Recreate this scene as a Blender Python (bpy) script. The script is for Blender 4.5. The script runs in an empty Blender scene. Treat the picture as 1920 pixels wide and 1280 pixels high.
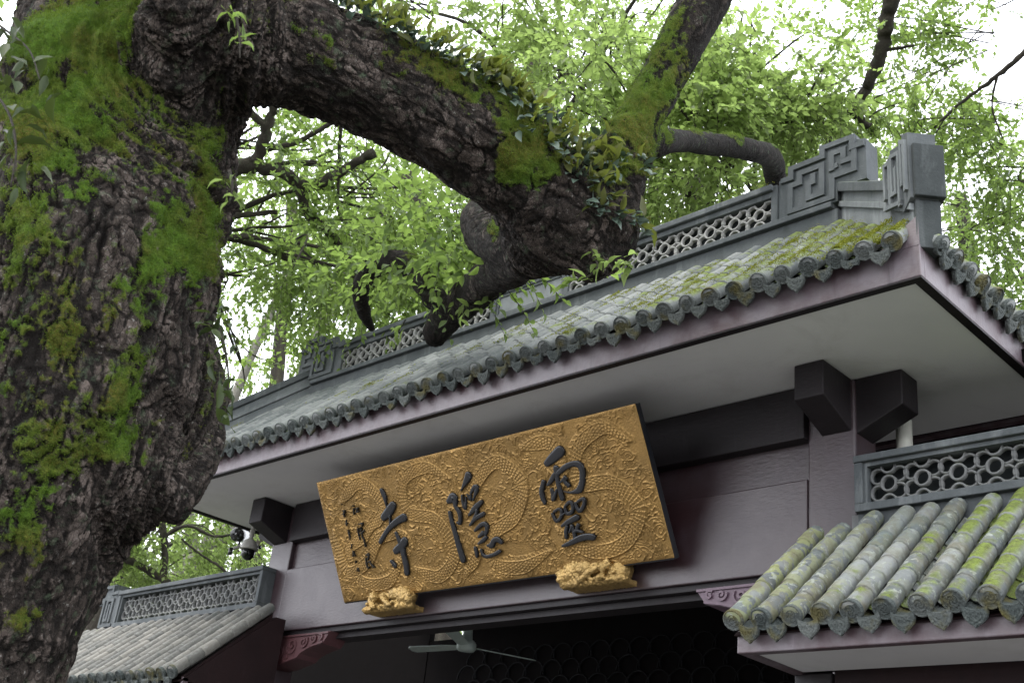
import bpy, bmesh, math, random
import numpy as np
from mathutils import Vector, Matrix, Euler

random.seed(7); rng = np.random.default_rng(7)
scene = bpy.context.scene
C = scene.collection
rad = math.radians
PI = math.pi

# ------------------------------------------------------------------ camera, light, exposure
cam_d = bpy.data.cameras.new('camera'); cam = bpy.data.objects.new('camera', cam_d); C.objects.link(cam)
R = np.array([[0.7197866, 0.68578471, 0.10773383], [-0.23029221, 0.3822928, -0.89488419], [-0.65488376, 0.61931539, 0.43310011]])
cam.matrix_world = Matrix(((R[0][0], -R[1][0], -R[2][0], 0), (R[0][1], -R[1][1], -R[2][1], 0), (R[0][2], -R[1][2], -R[2][2], 1.6), (0, 0, 0, 1)))
cam_d.sensor_width = 36; cam_d.lens = 2204.3 / 1920 * 36
cam_d.clip_start = .05; cam_d.clip_end = 600
cam_d.dof.use_dof = True; cam_d.dof.focus_distance = 6.6; cam_d.dof.aperture_fstop = 5.6
scene.camera = cam

SUN_EL, SUN_ROT = 62, 205
world = bpy.data.worlds.new('World'); scene.world = world; world.use_nodes = True
nt = world.node_tree; nt.nodes.clear()
wo = nt.nodes.new('ShaderNodeOutputWorld'); bg = nt.nodes.new('ShaderNodeBackground')
sky = nt.nodes.new('ShaderNodeTexSky'); sky.sky_type = 'NISHITA'; sky.sun_disc = False
sky.sun_elevation = rad(SUN_EL); sky.sun_rotation = rad(SUN_ROT); sky.dust_density = 6; sky.air_density = 1.0; sky.ozone_density = 1
mixw = nt.nodes.new('ShaderNodeMix'); mixw.data_type = 'RGBA'; mixw.inputs[0].default_value = .80   # overcast: even white cloud veils the blue
mixw.inputs[7].default_value = (15.0, 15.4, 16.4, 1)
nt.links.new(sky.outputs[0], mixw.inputs[6]); nt.links.new(mixw.outputs[2], bg.inputs[0])
bg.inputs[1].default_value = .15
nt.links.new(bg.outputs[0], wo.inputs[0])
sun_d = bpy.data.lights.new('sun', 'SUN'); sun_d.energy = 1.1; sun_d.angle = rad(25); sun_d.color = (1, .96, .9)
sun = bpy.data.objects.new('sun', sun_d); C.objects.link(sun)
# light comes from the front left, high over the square behind the camera
sun.rotation_euler = Euler((rad(90 - SUN_EL), 0, rad(180 - SUN_ROT)), 'XYZ')
vs = scene.view_settings; vs.view_transform = 'Standard'; vs.look = 'None'; vs.gamma = 1; vs.use_curve_mapping = False
vs.exposure = 0.95
scene.cycles.max_bounces = 8; scene.cycles.diffuse_bounces = 4; scene.cycles.glossy_bounces = 3
scene.cycles.transmission_bounces = 4; scene.cycles.transparent_max_bounces = 4
scene.cycles.caustics_reflective = False; scene.cycles.caustics_refractive = False
scene.cycles.use_denoising = True

# ------------------------------------------------------------------ numpy noise
_perm = rng.permutation(256); _perm = np.concatenate([_perm, _perm, _perm])
_g = rng.normal(size=(256, 3)); _g /= np.linalg.norm(_g, axis=1)[:, None]
def perlin(p):
    p = np.asarray(p, float); i = np.floor(p).astype(int); f = p - i; i &= 255
    u = f * f * f * (f * (f * 6 - 15) + 10)
    r = np.zeros(len(p))
    for dx in (0, 1):
        for dy in (0, 1):
            for dz in (0, 1):
                h = _perm[_perm[_perm[(i[:, 0] + dx) & 255] + ((i[:, 1] + dy) & 255)] + ((i[:, 2] + dz) & 255)]
                w = (u[:, 0] if dx else 1 - u[:, 0]) * (u[:, 1] if dy else 1 - u[:, 1]) * (u[:, 2] if dz else 1 - u[:, 2])
                r += w * ((f - np.array([dx, dy, dz])) * _g[h]).sum(1)
    return r * 1.6
def fbm(p, o=4):
    s = 0; a = 1; q = np.asarray(p, float)
    for k in range(o):
        s = s + a * perlin(q + 17.3 * k); q = q * 2.03; a *= .5
    return s
def worley(p, tilt=False):
    p = np.asarray(p, float); i = np.floor(p).astype(int); f1 = np.full(len(p), 9.); f2 = f1.copy(); cid = np.zeros(len(p)); tl = np.zeros(len(p))
    for dx in (-1, 0, 1):
        for dy in (-1, 0, 1):
            for dz in (-1, 0, 1):
                c = i + np.array([dx, dy, dz])
                h = _perm[_perm[_perm[c[:, 0] & 255] + (c[:, 1] & 255)] + (c[:, 2] & 255)]
                q = c + .5 + _g[h] * .48
                d = np.linalg.norm(p - q, axis=1)
                b = d < f1
                f2 = np.where(b, f1, np.minimum(f2, d)); cid = np.where(b, h / 255., cid); tl = np.where(b, ((p - q) * _g[(h * 7 + 3) & 255]).sum(1), tl); f1 = np.where(b, d, f1)
    return (f1, f2, cid, tl) if tilt else (f1, f2, cid)
def sstep(a, b, x):
    t = np.clip((x - a) / (b - a), 0, 1); return t * t * (3 - 2 * t)

# ------------------------------------------------------------------ node materials
class NM:
    def __init__(s, name, rough=.6, spec=.5, metal=0):
        s.m = bpy.data.materials.new(name); s.m.use_nodes = True; s.t = s.m.node_tree
        s.b = s.t.nodes['Principled BSDF']; s.out = s.t.nodes['Material Output']
        s.b.inputs['Roughness'].default_value = rough; s.b.inputs['Specular IOR Level'].default_value = spec; s.b.inputs['Metallic'].default_value = metal
        s.pos = None
    def n(s, typ, **kw):
        nd = s.t.nodes.new(typ)
        for k, v in kw.items(): setattr(nd, k, v)
        return nd
    def l(s, a, b): s.t.links.new(a, b)
    def world(s):
        if s.pos is None: s.pos = s.n('ShaderNodeNewGeometry').outputs['Position']
        return s.pos
    def map(s, sc, vec=None):
        m = s.n('ShaderNodeVectorMath', operation='MULTIPLY'); m.inputs[1].default_value = sc if hasattr(sc, '__len__') else (sc,) * 3
        s.l(vec if vec is not None else s.world(), m.inputs[0]); return m.outputs[0]
    def noise(s, scale, detail=4, rough=.55, vec=None, dist=0):
        nd = s.n('ShaderNodeTexNoise'); nd.inputs['Scale'].default_value = scale; nd.inputs['Detail'].default_value = detail
        nd.inputs['Roughness'].default_value = rough; nd.inputs['Distortion'].default_value = dist
        s.l(vec if vec is not None else s.world(), nd.inputs['Vector']); return nd.outputs[0]
    def voro(s, scale, feature='F1', vec=None, out='Distance'):
        nd = s.n('ShaderNodeTexVoronoi', feature=feature); nd.inputs['Scale'].default_value = scale
        s.l(vec if vec is not None else s.world(), nd.inputs['Vector']); return nd.outputs[out]
    def ramp(s, x, *stops):
        nd = s.n('ShaderNodeValToRGB'); e = nd.color_ramp.elements
        while len(e) < len(stops): e.new(.5)
        for el, (p, c) in zip(e, stops):
            el.position = p; el.color = (c if hasattr(c, '__len__') else (c, c, c)) + ((1,) if not hasattr(c, '__len__') or len(c) == 3 else ())
        s.l(x, nd.inputs[0]); return nd.outputs[0]
    def mix(s, fac, a, b, blend='MIX'):
        nd = s.n('ShaderNodeMix', data_type='RGBA', blend_type=blend)
        for sock, v in ((nd.inputs[0], fac), (nd.inputs[6], a), (nd.inputs[7], b)):
            if isinstance(v, bpy.types.NodeSocket): s.l(v, sock)
            elif hasattr(v, '__len__'): sock.default_value = tuple(v) + (1,)
            else: sock.default_value = v if sock is nd.inputs[0] else (v, v, v, 1)
        return nd.outputs[2]
    def math(s, op, a, b=0.):
        nd = s.n('ShaderNodeMath', operation=op)
        for sock, v in ((nd.inputs[0], a), (nd.inputs[1], b)):
            if isinstance(v, bpy.types.NodeSocket): s.l(v, sock)
            else: sock.default_value = v
        return nd.outputs[0]
    def attr(s, name):
        nd = s.n('ShaderNodeAttribute', attribute_name=name); return nd.outputs['Fac']
    def rand(s): return s.n('ShaderNodeObjectInfo').outputs['Random']
    def base(s, c):
        if isinstance(c, bpy.types.NodeSocket): s.l(c, s.b.inputs['Base Color'])
        else: s.b.inputs['Base Color'].default_value = tuple(c) + (1,)
        return s
    def rough(s, x): s.l(x, s.b.inputs['Roughness']); return s
    def bump(s, h, dist=.01, strength=.6):
        nd = s.n('ShaderNodeBump'); nd.inputs['Distance'].default_value = dist; nd.inputs['Strength'].default_value = strength
        s.l(h, nd.inputs['Height']); s.l(nd.outputs[0], s.b.inputs['Normal']); return s

MOSS_A, MOSS_B, MOSS_C = (.045, .075, .012), (.15, .20, .025), (.10, .085, .02)
def paint(name, dark, light, r0=.38, r1=.6, spec=.6):
    m = NM(name, spec=spec)
    a = m.noise(2.3, 8, .68, None, .25); b = m.noise(16, 5, .6, m.map((1, 1, .35)))
    col = m.mix(m.ramp(a, (.38, 0.), (.60, 1.)), dark, light)
    st = m.noise(5, 6, .7, m.map((3.2, 3.2, .35))); col = m.mix(m.ramp(st, (.56, 0.), (.74, .55)), col, [x * .45 for x in dark])
    col = m.mix(m.ramp(b, (.62, 0.), (.8, .45)), col, [min(1, x * 1.9 + .012) for x in light])
    m.base(col); m.rough(m.ramp(a, (.3, r0), (.7, r1)))
    m.bump(m.math('ADD', m.noise(60, 3, .6, m.map((.35, 1, 1))), m.math('MULTIPLY', m.noise(7, 4), .8)), .004, .5)
    return m.m
M = {}
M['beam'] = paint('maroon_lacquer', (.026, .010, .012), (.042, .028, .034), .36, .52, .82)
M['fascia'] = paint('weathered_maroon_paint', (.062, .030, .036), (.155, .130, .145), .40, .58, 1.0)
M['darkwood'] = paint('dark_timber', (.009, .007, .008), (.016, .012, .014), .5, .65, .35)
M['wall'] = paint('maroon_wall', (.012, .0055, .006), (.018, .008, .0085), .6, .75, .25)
def plaster():
    m = NM('white_plaster', .85, .2)
    a = m.noise(1.2, 5); b = m.noise(35, 3)
    c = m.mix(m.ramp(a, (.35, 0.), (.7, 1.)), (.64, .64, .645), (.72, .72, .71)); m.base(m.mix(m.ramp(b, (.7, 0.), (.8, .3)), c, (.5, .5, .5)))
    st = m.noise(1.7, 7, .7, None, .5); c = m.mix(m.ramp(st, (.52, 0.), (.75, .35)), m.b.inputs['Base Color'].links[0].from_socket, (.40, .385, .36)); m.base(c)
    m.bump(b, .003, .3); return m.m
M['plaster'] = plaster()
def stone(name='grey_stone', a=(.060, .068, .072), b=(.112, .122, .126), lich=.30):
    m = NM(name, .85, .25)
    n1 = m.noise(3, 6, .65); n2 = m.noise(9, 5, .65, m.map((1, 1, .18)), .4); n3 = m.noise(26, 4, .7)
    c = m.mix(m.ramp(n1, (.3, 0.), (.7, 1.)), a, b)
    c = m.mix(m.ramp(n2, (.55, 0.), (.75, lich)), c, (.34, .36, .36))
    c = m.mix(m.ramp(n2, (.25, .6), (.42, 0.)), c, (.045, .052, .050))
    g = m.n('ShaderNodeNewGeometry'); sx = m.n('ShaderNodeSeparateXYZ'); m.l(g.outputs['Normal'], sx.inputs[0])
    up = m.ramp(sx.outputs[2], (.55, 0.), (.9, 1.))
    mm = m.math('MULTIPLY', up, m.ramp(n3, (.40, 0.), (.55, 1.)))
    c = m.mix(mm, c, m.mix(n1, MOSS_A, MOSS_B)); m.base(c)
    m.bump(m.math('ADD', n3, m.math('MULTIPLY', m.noise(90, 3), .5)), .006, .6); return m.m
M['stone'] = stone(); M['stone_dark'] = stone('dark_weathered_stone', (.022, .027, .028), (.055, .062, .062), .2); M['stone_light'] = stone('pale_weathered_stone', (.12, .132, .137), (.21, .225, .23), .55)
M['lattice'] = stone('pale_lattice_tile', (.24, .24, .235), (.36, .355, .345), .3)
M['lattice_dark'] = stone('grey_lattice_tile', (.115, .12, .12), (.20, .20, .197), .3)
def tile(name, peel=False, mossy=.5):
    m = NM(name, .8, .3)
    rd = m.rand(); n1 = m.noise(9, 5, .6); n2 = m.noise(30, 4, .65); n3 = m.noise(3.1, 5, .6, None, .3)
    c = m.mix(rd, (.095, .105, .106), (.215, .225, .218)) if mossy > .2 else m.mix(rd, (.10, .10, .093), (.19, .182, .162))
    c = m.mix(m.ramp(n2, (.5, 0.), (.72, .5)), c, (.28, .29, .27))
    c = m.mix(m.ramp(n1, (.28, .7), (.42, 0.)), c, (.075, .085, .08))
    if peel:
        p = m.noise(13, 3, .5, None, .8); q = m.noise(22, 4, .55, None, .5)
        sx0 = m.n('ShaderNodeSeparateXYZ'); m.l(m.world(), sx0.inputs[0])
        lft = m.ramp(m.math('ADD', m.math('MULTIPLY', sx0.outputs[0], .5), m.math('ADD', 2.2, m.math('MULTIPLY', m.noise(2), .5))), (.62, 1.), (1.0, .12))
        c = m.mix(m.math('MULTIPLY', m.ramp(p, (.475, 0.), (.485, .9)), lft), c, m.mix(n1, (.22, .245, .075), (.30, .315, .13)))
        c = m.mix(m.ramp(q, (.60, 0.), (.61, .85)), c, (.27, .29, .255))
        c = m.mix(m.ramp(m.noise(2.7), (.5, 0.), (.75, .4)), c, (.13, .17, .16)); c = m.mix(m.ramp(m.noise(6.5, 5, .7), (.48, 0.), (.66, .75)), c, (.12, .108, .075))
    g = m.n('ShaderNodeNewGeometry'); sx = m.n('ShaderNodeSeparateXYZ'); m.l(g.outputs['Normal'], sx.inputs[0])
    up = m.ramp(sx.outputs[2], (.30, 0.), (.65, .9))
    sp = m.n('ShaderNodeSeparateXYZ'); m.l(m.world(), sp.inputs[0])
    # moss is densest towards the damp right hand end under the trees
    side = m.ramp(m.math('MULTIPLY', m.math('ADD', sp.outputs[0], 9.), .125), (.0, .38), (.50, .45), (.80, .62))
    if peel: side = m.ramp(m.math('MULTIPLY', m.math('ADD', sp.outputs[0], 3.5), .4), (.0, .36), (.35, .48), (.65, .62))
    th = m.math('ADD', m.math('MULTIPLY', n3, .62), m.math('MULTIPLY', n1, .38))
    k = m.ramp(m.math('SUBTRACT', m.math('ADD', th, side), .5), (.46 + .08 * (1 - mossy), 0.), (.55 + .06 * (1 - mossy), 1.))
    mask = m.math('MULTIPLY', up, k)
    mc = m.mix(m.ramp(n2, (.3, 0.), (.6, 1.)), m.mix(n1, MOSS_C, MOSS_A), MOSS_B)
    m.base(m.mix(mask, c, mc))
    h = m.math('ADD', m.math('MULTIPLY', n2, .5), m.math('MULTIPLY', m.math('MULTIPLY', mask, m.noise(110, 2)), 2.5))
    m.bump(h, .008, .7); return m.m
M['tile'] = tile('grey_roof_tile'); M['tile_peel'] = tile('peeling_green_tile', True); M['tile_left'] = tile('grey_roof_tile_dry', False, .19); M['pan'] = stone('dark_pan_tile', (.045, .048, .045), (.10, .105, .095), .15)
def ornament():
    m = NM('carved_tile_end', .85, .25)
    c = m.mix(m.rand(), (.055, .066, .064), (.105, .115, .11)); n2 = m.noise(40, 4, .7); n1 = m.noise(7, 3)
    c = m.mix(m.ramp(n2, (.55, 0.), (.78, .6)), c, (.18, .19, .175)); c = m.mix(m.ramp(n1, (.52, 0.), (.66, .75)), c, MOSS_C)
    m.base(c); m.bump(m.math('ADD', n2, m.voro(75)), .006, .8); return m.m
M['tile_end'] = ornament()
def gold(name, col, rough=.42, metal=.75):
    m = NM(name, rough, .5, metal)
    n = m.noise(5, 4); f = m.noise(330, 2, .7)
    c = m.mix(n, [x * .82 for x in col], col); c = m.mix(m.ramp(f, (.4, 0.), (.7, .5)), c, [min(1, x * 1.35) for x in col]); c = m.mix(m.ramp(m.noise(3.1, 7, .7, None, .4), (.44, 0.), (.66, .6)), c, (col[0] * .48, col[1] * .50, col[2] * .55)); m.base(c); m.rough(m.ramp(m.noise(4.3, 6, .65), (.35, rough - .08), (.65, rough + .14)))
    m.bump(f, .002, .35); return m.m
M['gold'] = gold('gold_leaf', (.37, .225, .075), .45, .72); M['gild'] = gold('gilded_carving', (.50, .33, .12), .42, .6)
def flat(name, col, rough=.5, spec=.4, metal=0, n=.25):
    m = NM(name, rough, spec, metal); a = m.noise(14, 4)
    m.base(m.mix(a, [x * (1 - n) for x in col], [min(1, x * (1 + n)) for x in col])); return m.m
M['lacquer'] = flat('black_lacquer', (.012, .013, .016), .32, .5)
M['ink'] = flat('black_ink', (.02, .017, .012), .6)
M['cam_white'] = flat('white_plastic', (.42, .41, .38), .4); M['cam_black'] = flat('black_plastic', (.012, .013, .013), .22, .6)
M['glass'] = flat('dark_lens', (.004, .006, .006), .06, .8)
M['fan'] = flat('grey_green_enamel', (.46, .54, .50), .4); M['pvc'] = flat('pvc_pipe', (.60, .60, .53), .5)
M['interior'] = flat('near_black_timber', (.008, .007, .007), .9, .03); M['interior_line'] = flat('dark_wire', (.014, .014, .015), .7, .1)  # porch timber in one even near-black colour
M['ground'] = flat('stone_paving', (.13, .127, .122), .85, .2)
M['mortar'] = flat('grey_mortar', (.16, .165, .165), .95, .1); M['recess'] = flat('dark_backing', (.022, .025, .026), .9, .1)  # the backing panel behind the lattice is dark in itself
M['carve'] = paint('carved_red_timber', (.055, .014, .016), (.085, .034, .038), .45, .6, .6)
M['carve2'] = paint('carved_plum_timber', (.09, .05, .07), (.14, .09, .12), .45, .6, .6)
def bark(name, d=(.010, .008, .0065), l=(.068, .054, .045)):
    m = NM(name, .92, .2)
    a = m.attr('plate'); ms = m.attr('moss'); n1 = m.noise(55, 5, .7); n2 = m.noise(14, 5, .65); n3 = m.noise(240, 3, .7)
    c = m.mix(m.ramp(m.math('ADD', m.math('MULTIPLY', a, .72), m.math('MULTIPLY', n1, .34)), (.26, 0.), (.78, 1.)), d, l)
    fl = m.math('MULTIPLY', m.ramp(a, (.35, 0.), (.6, 1.)), m.ramp(m.noise(7, 5, .7, None, .6), (.50, 0.), (.60, 1.)))
    c = m.mix(m.math('MULTIPLY', fl, .85), c, m.mix(n1, (.085, .064, .052), (.26, .215, .19)))
    c = m.mix(m.math('MULTIPLY', m.ramp(n1, (.60, 0.), (.68, .8)), m.ramp(a, (.3, .2), (.6, 1.))), c, (.30, .29, .265))
    c = m.mix(m.ramp(m.noise(19, 4, .6), (.58, 0.), (.70, .6)), c, (.085, .115, .07))
    c = m.mix(m.ramp(m.voro(42, 'DISTANCE_TO_EDGE', m.map((1, 1, .45))), (.0, .85), (.07, 0.)), c, d)
    mk = m.ramp(m.math('ADD', ms, m.math('MULTIPLY', m.math('SUBTRACT', m.noise(30, 5, .7), .5), 1.1)), (.40, 0.), (.58, 1.))
    mc = m.mix(m.ramp(n1, (.3, 0.), (.65, 1.)), MOSS_A, m.mix(m.ramp(m.noise(4.2), (.40, 0.), (.60, 1.)), (.085, .165, .015), (.125, .115, .02)))
    m.base(m.mix(mk, c, mc))
    h = m.math('ADD', m.math('MULTIPLY', m.voro(95, 'DISTANCE_TO_EDGE', m.map((1, 1, .5))), 1.4), m.math('ADD', n3, m.math('MULTIPLY', n1, 1.2)))
    m.bump(h, .014, .8); return m.m
M['bark'] = bark('camphor_bark'); M['bark_far'] = bark('far_bark', (.04, .035, .028), (.13, .115, .09)); M['bark_pale'] = bark('pale_bark', (.20, .19, .16), (.34, .33, .28))
def leaf(name, a, b, trans, t=.5, gloss=.3):
    m = NM(name, .42, gloss)
    v = m.attr('lv'); c = m.mix(v, a, b); m.base(c)
    tr = m.n('ShaderNodeBsdfTranslucent'); m.l(m.mix(v, [x * .8 for x in trans], [min(1, x * 1.2) for x in trans]), tr.inputs[0])
    mx = m.n('ShaderNodeMixShader'); mx.inputs[0].default_value = t
    m.l(m.b.outputs[0], mx.inputs[1]); m.l(tr.outputs[0], mx.inputs[2]); m.l(mx.outputs[0], m.out.inputs[0]); return m.m
M['leaf'] = leaf('camphor_leaf', (.045, .085, .024), (.10, .14, .04), (.26, .38, .085), .57)
M['leaf_y'] = leaf('young_leaf', (.08, .12, .03), (.12, .155, .045), (.31, .43, .12), .60)
M['leaf_d'] = leaf('dark_leaf', (.02, .035, .012), (.04, .06, .018), (.07, .10, .02), .3)  # darker leaf colour for the corner shoots and the withered fern
M['fern'] = leaf('fern_leaf', (.04, .06, .016), (.095, .10, .022), (.20, .24, .04), .42)
M['fern_blue'] = leaf('glossy_fern_leaf', (.055, .085, .06), (.09, .13, .10), (.06, .10, .05), .12, 1.0)
M['moss'] = leaf('moss_fibre', (.045, .085, .012), (.13, .19, .02), (.16, .24, .03), .35, .1)
M['moss_tile'] = leaf('roof_moss_fibre', (.15, .165, .018), (.26, .27, .035), (.22, .26, .03), .25, .1)

# ------------------------------------------------------------------ mesh helpers
class MB:
    def __init__(s): s.v = []; s.f = []
    def add(s, vs, fs):
        o = len(s.v); s.v += [tuple(v) for v in vs]; s.f += [tuple(i + o for i in f) for f in fs]; return s
    def box(s, x0, x1, y0, y1, z0, z1):
        return s.add([(x0, y0, z0), (x1, y0, z0), (x1, y1, z0), (x0, y1, z0), (x0, y0, z1), (x1, y0, z1), (x1, y1, z1), (x0, y1, z1)],
                     [(0, 3, 2, 1), (4, 5, 6, 7), (0, 1, 5, 4), (1, 2, 6, 5), (2, 3, 7, 6), (3, 0, 4, 7)])
    def hexa(s, p):   # eight corners, bottom ring then top ring
        return s.add(p, [(0, 3, 2, 1), (4, 5, 6, 7), (0, 1, 5, 4), (1, 2, 6, 5), (2, 3, 7, 6), (3, 0, 4, 7)])
    def prism(s, poly, fn, d0, d1):   # poly (a,b) -> fn(a,b,d)
        n = len(poly); vs = [fn(a, b, d0) for a, b in poly] + [fn(a, b, d1) for a, b in poly]
        fs = [tuple(range(n - 1, -1, -1)), tuple(range(n, 2 * n))] + [(i, (i + 1) % n, n + (i + 1) % n, n + i) for i in range(n)]
        return s.add(vs, fs)
    def tube(s, pts, radii, seg=10, caps=True, jit=0):
        pts = [Vector(p) for p in pts]; vs = []; n = len(pts); up = Vector((.13, .29, .95))
        for i, p in enumerate(pts):
            t = (pts[min(i + 1, n - 1)] - pts[max(i - 1, 0)]).normalized()
            a = t.cross(up)
            if a.length < .1: a = t.cross(Vector((1, 0, 0)))
            a.normalize(); b = t.cross(a)
            for k in range(seg):
                an = 2 * PI * k / seg; r = radii[i] * (1 + (random.uniform(-jit, jit) if jit else 0))
                vs.append(p + a * math.cos(an) * r + b * math.sin(an) * r)
        fs = [(i * seg + k, i * seg + (k + 1) % seg, (i + 1) * seg + (k + 1) % seg, (i + 1) * seg + k) for i in range(n - 1) for k in range(seg)]
        if caps: fs += [tuple(range(seg - 1, -1, -1)), tuple(range((n - 1) * seg, n * seg))]
        return s.add(vs, fs)
    def ribbon(s, line, w, fn, d0, d1):   # flat band of width w along a polyline, mitred, in plane fn
        n = len(line); L = []; Rr = []
        P = [Vector((a, b)) for a, b in line]
        for i in range(n):
            d1_ = (P[i] - P[i - 1]).normalized() if i else (P[1] - P[0]).normalized()
            d2_ = (P[i + 1] - P[i]).normalized() if i < n - 1 else d1_
            t = d1_ + d2_; t = t.normalized() if t.length > 1e-6 else d1_
            nn = Vector((-t.y, t.x)); c = max(.4, nn.dot(Vector((-d1_.y, d1_.x))))
            e = P[i] + (d1_ * (-w / 2) if i == 0 else d2_ * (w / 2) if i == n - 1 else Vector((0, 0)))
            L.append(e + nn * w / 2 / c); Rr.append(e - nn * w / 2 / c)
        vs = []; fs = []
        for i in range(n):
            for q, d in ((L[i], d0), (Rr[i], d0), (Rr[i], d1), (L[i], d1)): vs.append(fn(q.x, q.y, d))
        for i in range(n - 1):
            a = i * 4; b = a + 4
            fs += [(a, a + 1, b + 1, b), (a + 1, a + 2, b + 2, b + 1), (a + 2, a + 3, b + 3, b + 2), (a + 3, a, b, b + 3)]
        fs += [(0, 3, 2, 1), (4 * n - 4, 4 * n - 3, 4 * n - 2, 4 * n - 1)]
        return s.add(vs, fs)
    def mesh(s, name, mat, smooth=False, bev=0):
        me = bpy.data.meshes.new(name); me.from_pydata([tuple(v) for v in s.v], [], s.f)
        bm = bmesh.new(); bm.from_mesh(me); bmesh.ops.recalc_face_normals(bm, faces=bm.faces)
        if bev:
            ed = [e for e in bm.edges if len(e.link_faces) == 2 and e.calc_face_angle(0) > .5]
            bmesh.ops.bevel(bm, geom=ed, offset=bev, segments=2, affect='EDGES', profile=.5, clamp_overlap=True)
        bm.to_mesh(me); bm.free()
        if smooth:
            me.polygons.foreach_set('use_smooth', [True] * len(me.polygons))
        me.materials.append(mat); return me
    def obj(s, name, mat, parent=None, smooth=False, bev=0): return link(name, s.mesh(name, mat, smooth, bev), parent)
def link(name, me, parent=None):
    o = bpy.data.objects.new(name, me); C.objects.link(o)
    if parent is not None: attach(o, parent)
    return o
def attach(o, parent):
    o.parent = parent
    if parent.type == 'EMPTY': o.matrix_parent_inverse = Matrix.Translation(-Vector(parent.location))
def tag(o, label, cat, group=None, kind=None):
    if label: o['label'] = label
    if cat: o['category'] = cat
    if group: o['group'] = group
    if kind: o['kind'] = kind
    return o
def thing(name, label, cat, loc, group=None):
    o = bpy.data.objects.new(name, None); C.objects.link(o); o.location = loc; o.empty_display_size = .2
    return tag(o, label, cat, group)
def npmesh(name, V, F, mat, attrs=None, smooth=False):
    me = bpy.data.meshes.new(name); V = np.asarray(V, np.float32); F = np.asarray(F, np.int32)
    me.vertices.add(len(V)); me.vertices.foreach_set('co', V.ravel())
    k = F.shape[1]; me.loops.add(F.size); me.loops.foreach_set('vertex_index', F.ravel())
    me.polygons.add(len(F)); me.polygons.foreach_set('loop_start', np.arange(0, F.size, k, dtype=np.int32)); me.polygons.foreach_set('loop_total', np.full(len(F), k, np.int32))
    if smooth: me.polygons.foreach_set('use_smooth', np.ones(len(F), bool))
    for a, x in (attrs or {}).items():
        at = me.attributes.new(a, 'FLOAT', 'POINT'); at.data.foreach_set('value', np.asarray(x, np.float32))
    me.update(); me.validate(); me.materials.append(mat); return me
def spline(pts, n=8):
    P = [np.array(p, float) for p in pts]; P = [2 * P[0] - P[1]] + P + [2 * P[-1] - P[-2]]; out = []
    for i in range(1, len(P) - 2):
        for k in range(n):
            t = k / n; a, b, c, d = P[i - 1:i + 3]
            out.append(.5 * (2 * b + (c - a) * t + (2 * a - 5 * b + 4 * c - d) * t * t + (3 * b - a - 3 * c + d) * t ** 3))
    out.append(P[-2]); return np.array(out)

# ------------------------------------------------------------------ leaves
LEAF_V = np.array([(0, 0, 0), (-.5, .42, .10), (.5, .42, .10), (0, .45, 0), (0, 1, -.12)], float)
LEAF_F = np.array([(0, 3, 1), (0, 2, 3), (1, 3, 4), (3, 2, 4)])
LEAF2_V = np.array([(0, 0, 0), (-.30, .16, .05), (.30, .16, .05), (0, .18, 0), (-.5, .42, .11), (.5, .42, .11), (0, .45, .0), (-.36, .70, .05), (.36, .70, .05), (0, .72, -.04), (0, 1, -.16)], float)
LEAF2_F = np.array([(0, 3, 1), (0, 2, 3), (1, 3, 6), (1, 6, 4), (3, 2, 5), (3, 5, 6), (4, 6, 9), (4, 9, 7), (6, 5, 8), (6, 8, 9), (7, 9, 10), (9, 8, 10)])
def leaves(P, D, N, L, W, lv, tpl=0):
    TV, TF = (LEAF_V, LEAF_F) if not tpl else (LEAF2_V, LEAF2_F)
    D = D / np.linalg.norm(D, axis=1)[:, None]; S = np.cross(D, N); S /= np.linalg.norm(S, axis=1)[:, None] + 1e-9; N = np.cross(S, D)
    n = len(P); k = len(TV)
    V = P[:, None] + L[:, None, None] * (TV[None, :, 0, None] * W * S[:, None] + TV[None, :, 1, None] * D[:, None] + TV[None, :, 2, None] * N[:, None])
    F = TF[None] + (np.arange(n) * k)[:, None, None]
    return V.reshape(-1, 3), F.reshape(-1, 3), np.repeat(lv, k)
def sprays(centres, outward, r, nl=13, length=.42, ll=.075):
    """leaf carrying twigs: returns leaf arrays and twig polylines"""
    n = len(centres); d = outward + r.normal(size=(n, 3)) * .55; d[:, 2] -= .15; d /= np.linalg.norm(d, axis=1)[:, None]
    ln = length * r.uniform(.6, 1.3, n); t = (np.arange(nl) + .6) / nl
    base = centres[:, None] + d[:, None] * (ln[:, None] * t)[..., None]; base[..., 2] -= (ln[:, None] * t ** 2) * .28
    up = np.array([0, 0, 1.]) + r.normal(size=(n, 3)) * .35
    s = np.cross(d, up); s /= np.linalg.norm(s, axis=1)[:, None]
    sg = np.where(np.arange(nl) % 2, 1, -1)[None, :, None]
    ang = 2.4 * np.arange(nl)[None, :, None]
    u2 = np.cross(s, d)
    side = s[:, None] * np.cos(ang) + u2[:, None] * np.sin(ang) * .55
    ld = side * .9 + d[:, None] * .75 + r.normal(size=(n, nl, 3)) * .28; ld[..., 2] -= .22
    nn = up[:, None] + r.normal(size=(n, nl, 3)) * .45
    L = ll * r.uniform(.55, 1.25, (n, nl)) * (1 - .25 * t)[None]
    lv = np.clip(r.uniform(0, 1, (n, 1)) * .55 + r.uniform(0, .45, (n, nl)), 0, 1)
    tw = np.stack([centres, centres + d * ln[:, None] * .5 - np.array([0, 0, .07]) * ln[:, None], centres + d * ln[:, None] - np.array([0, 0, .28]) * ln[:, None]], 1)
    return base.reshape(-1, 3), ld.reshape(-1, 3), nn.reshape(-1, 3), L.ravel(), lv.ravel(), tw
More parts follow.
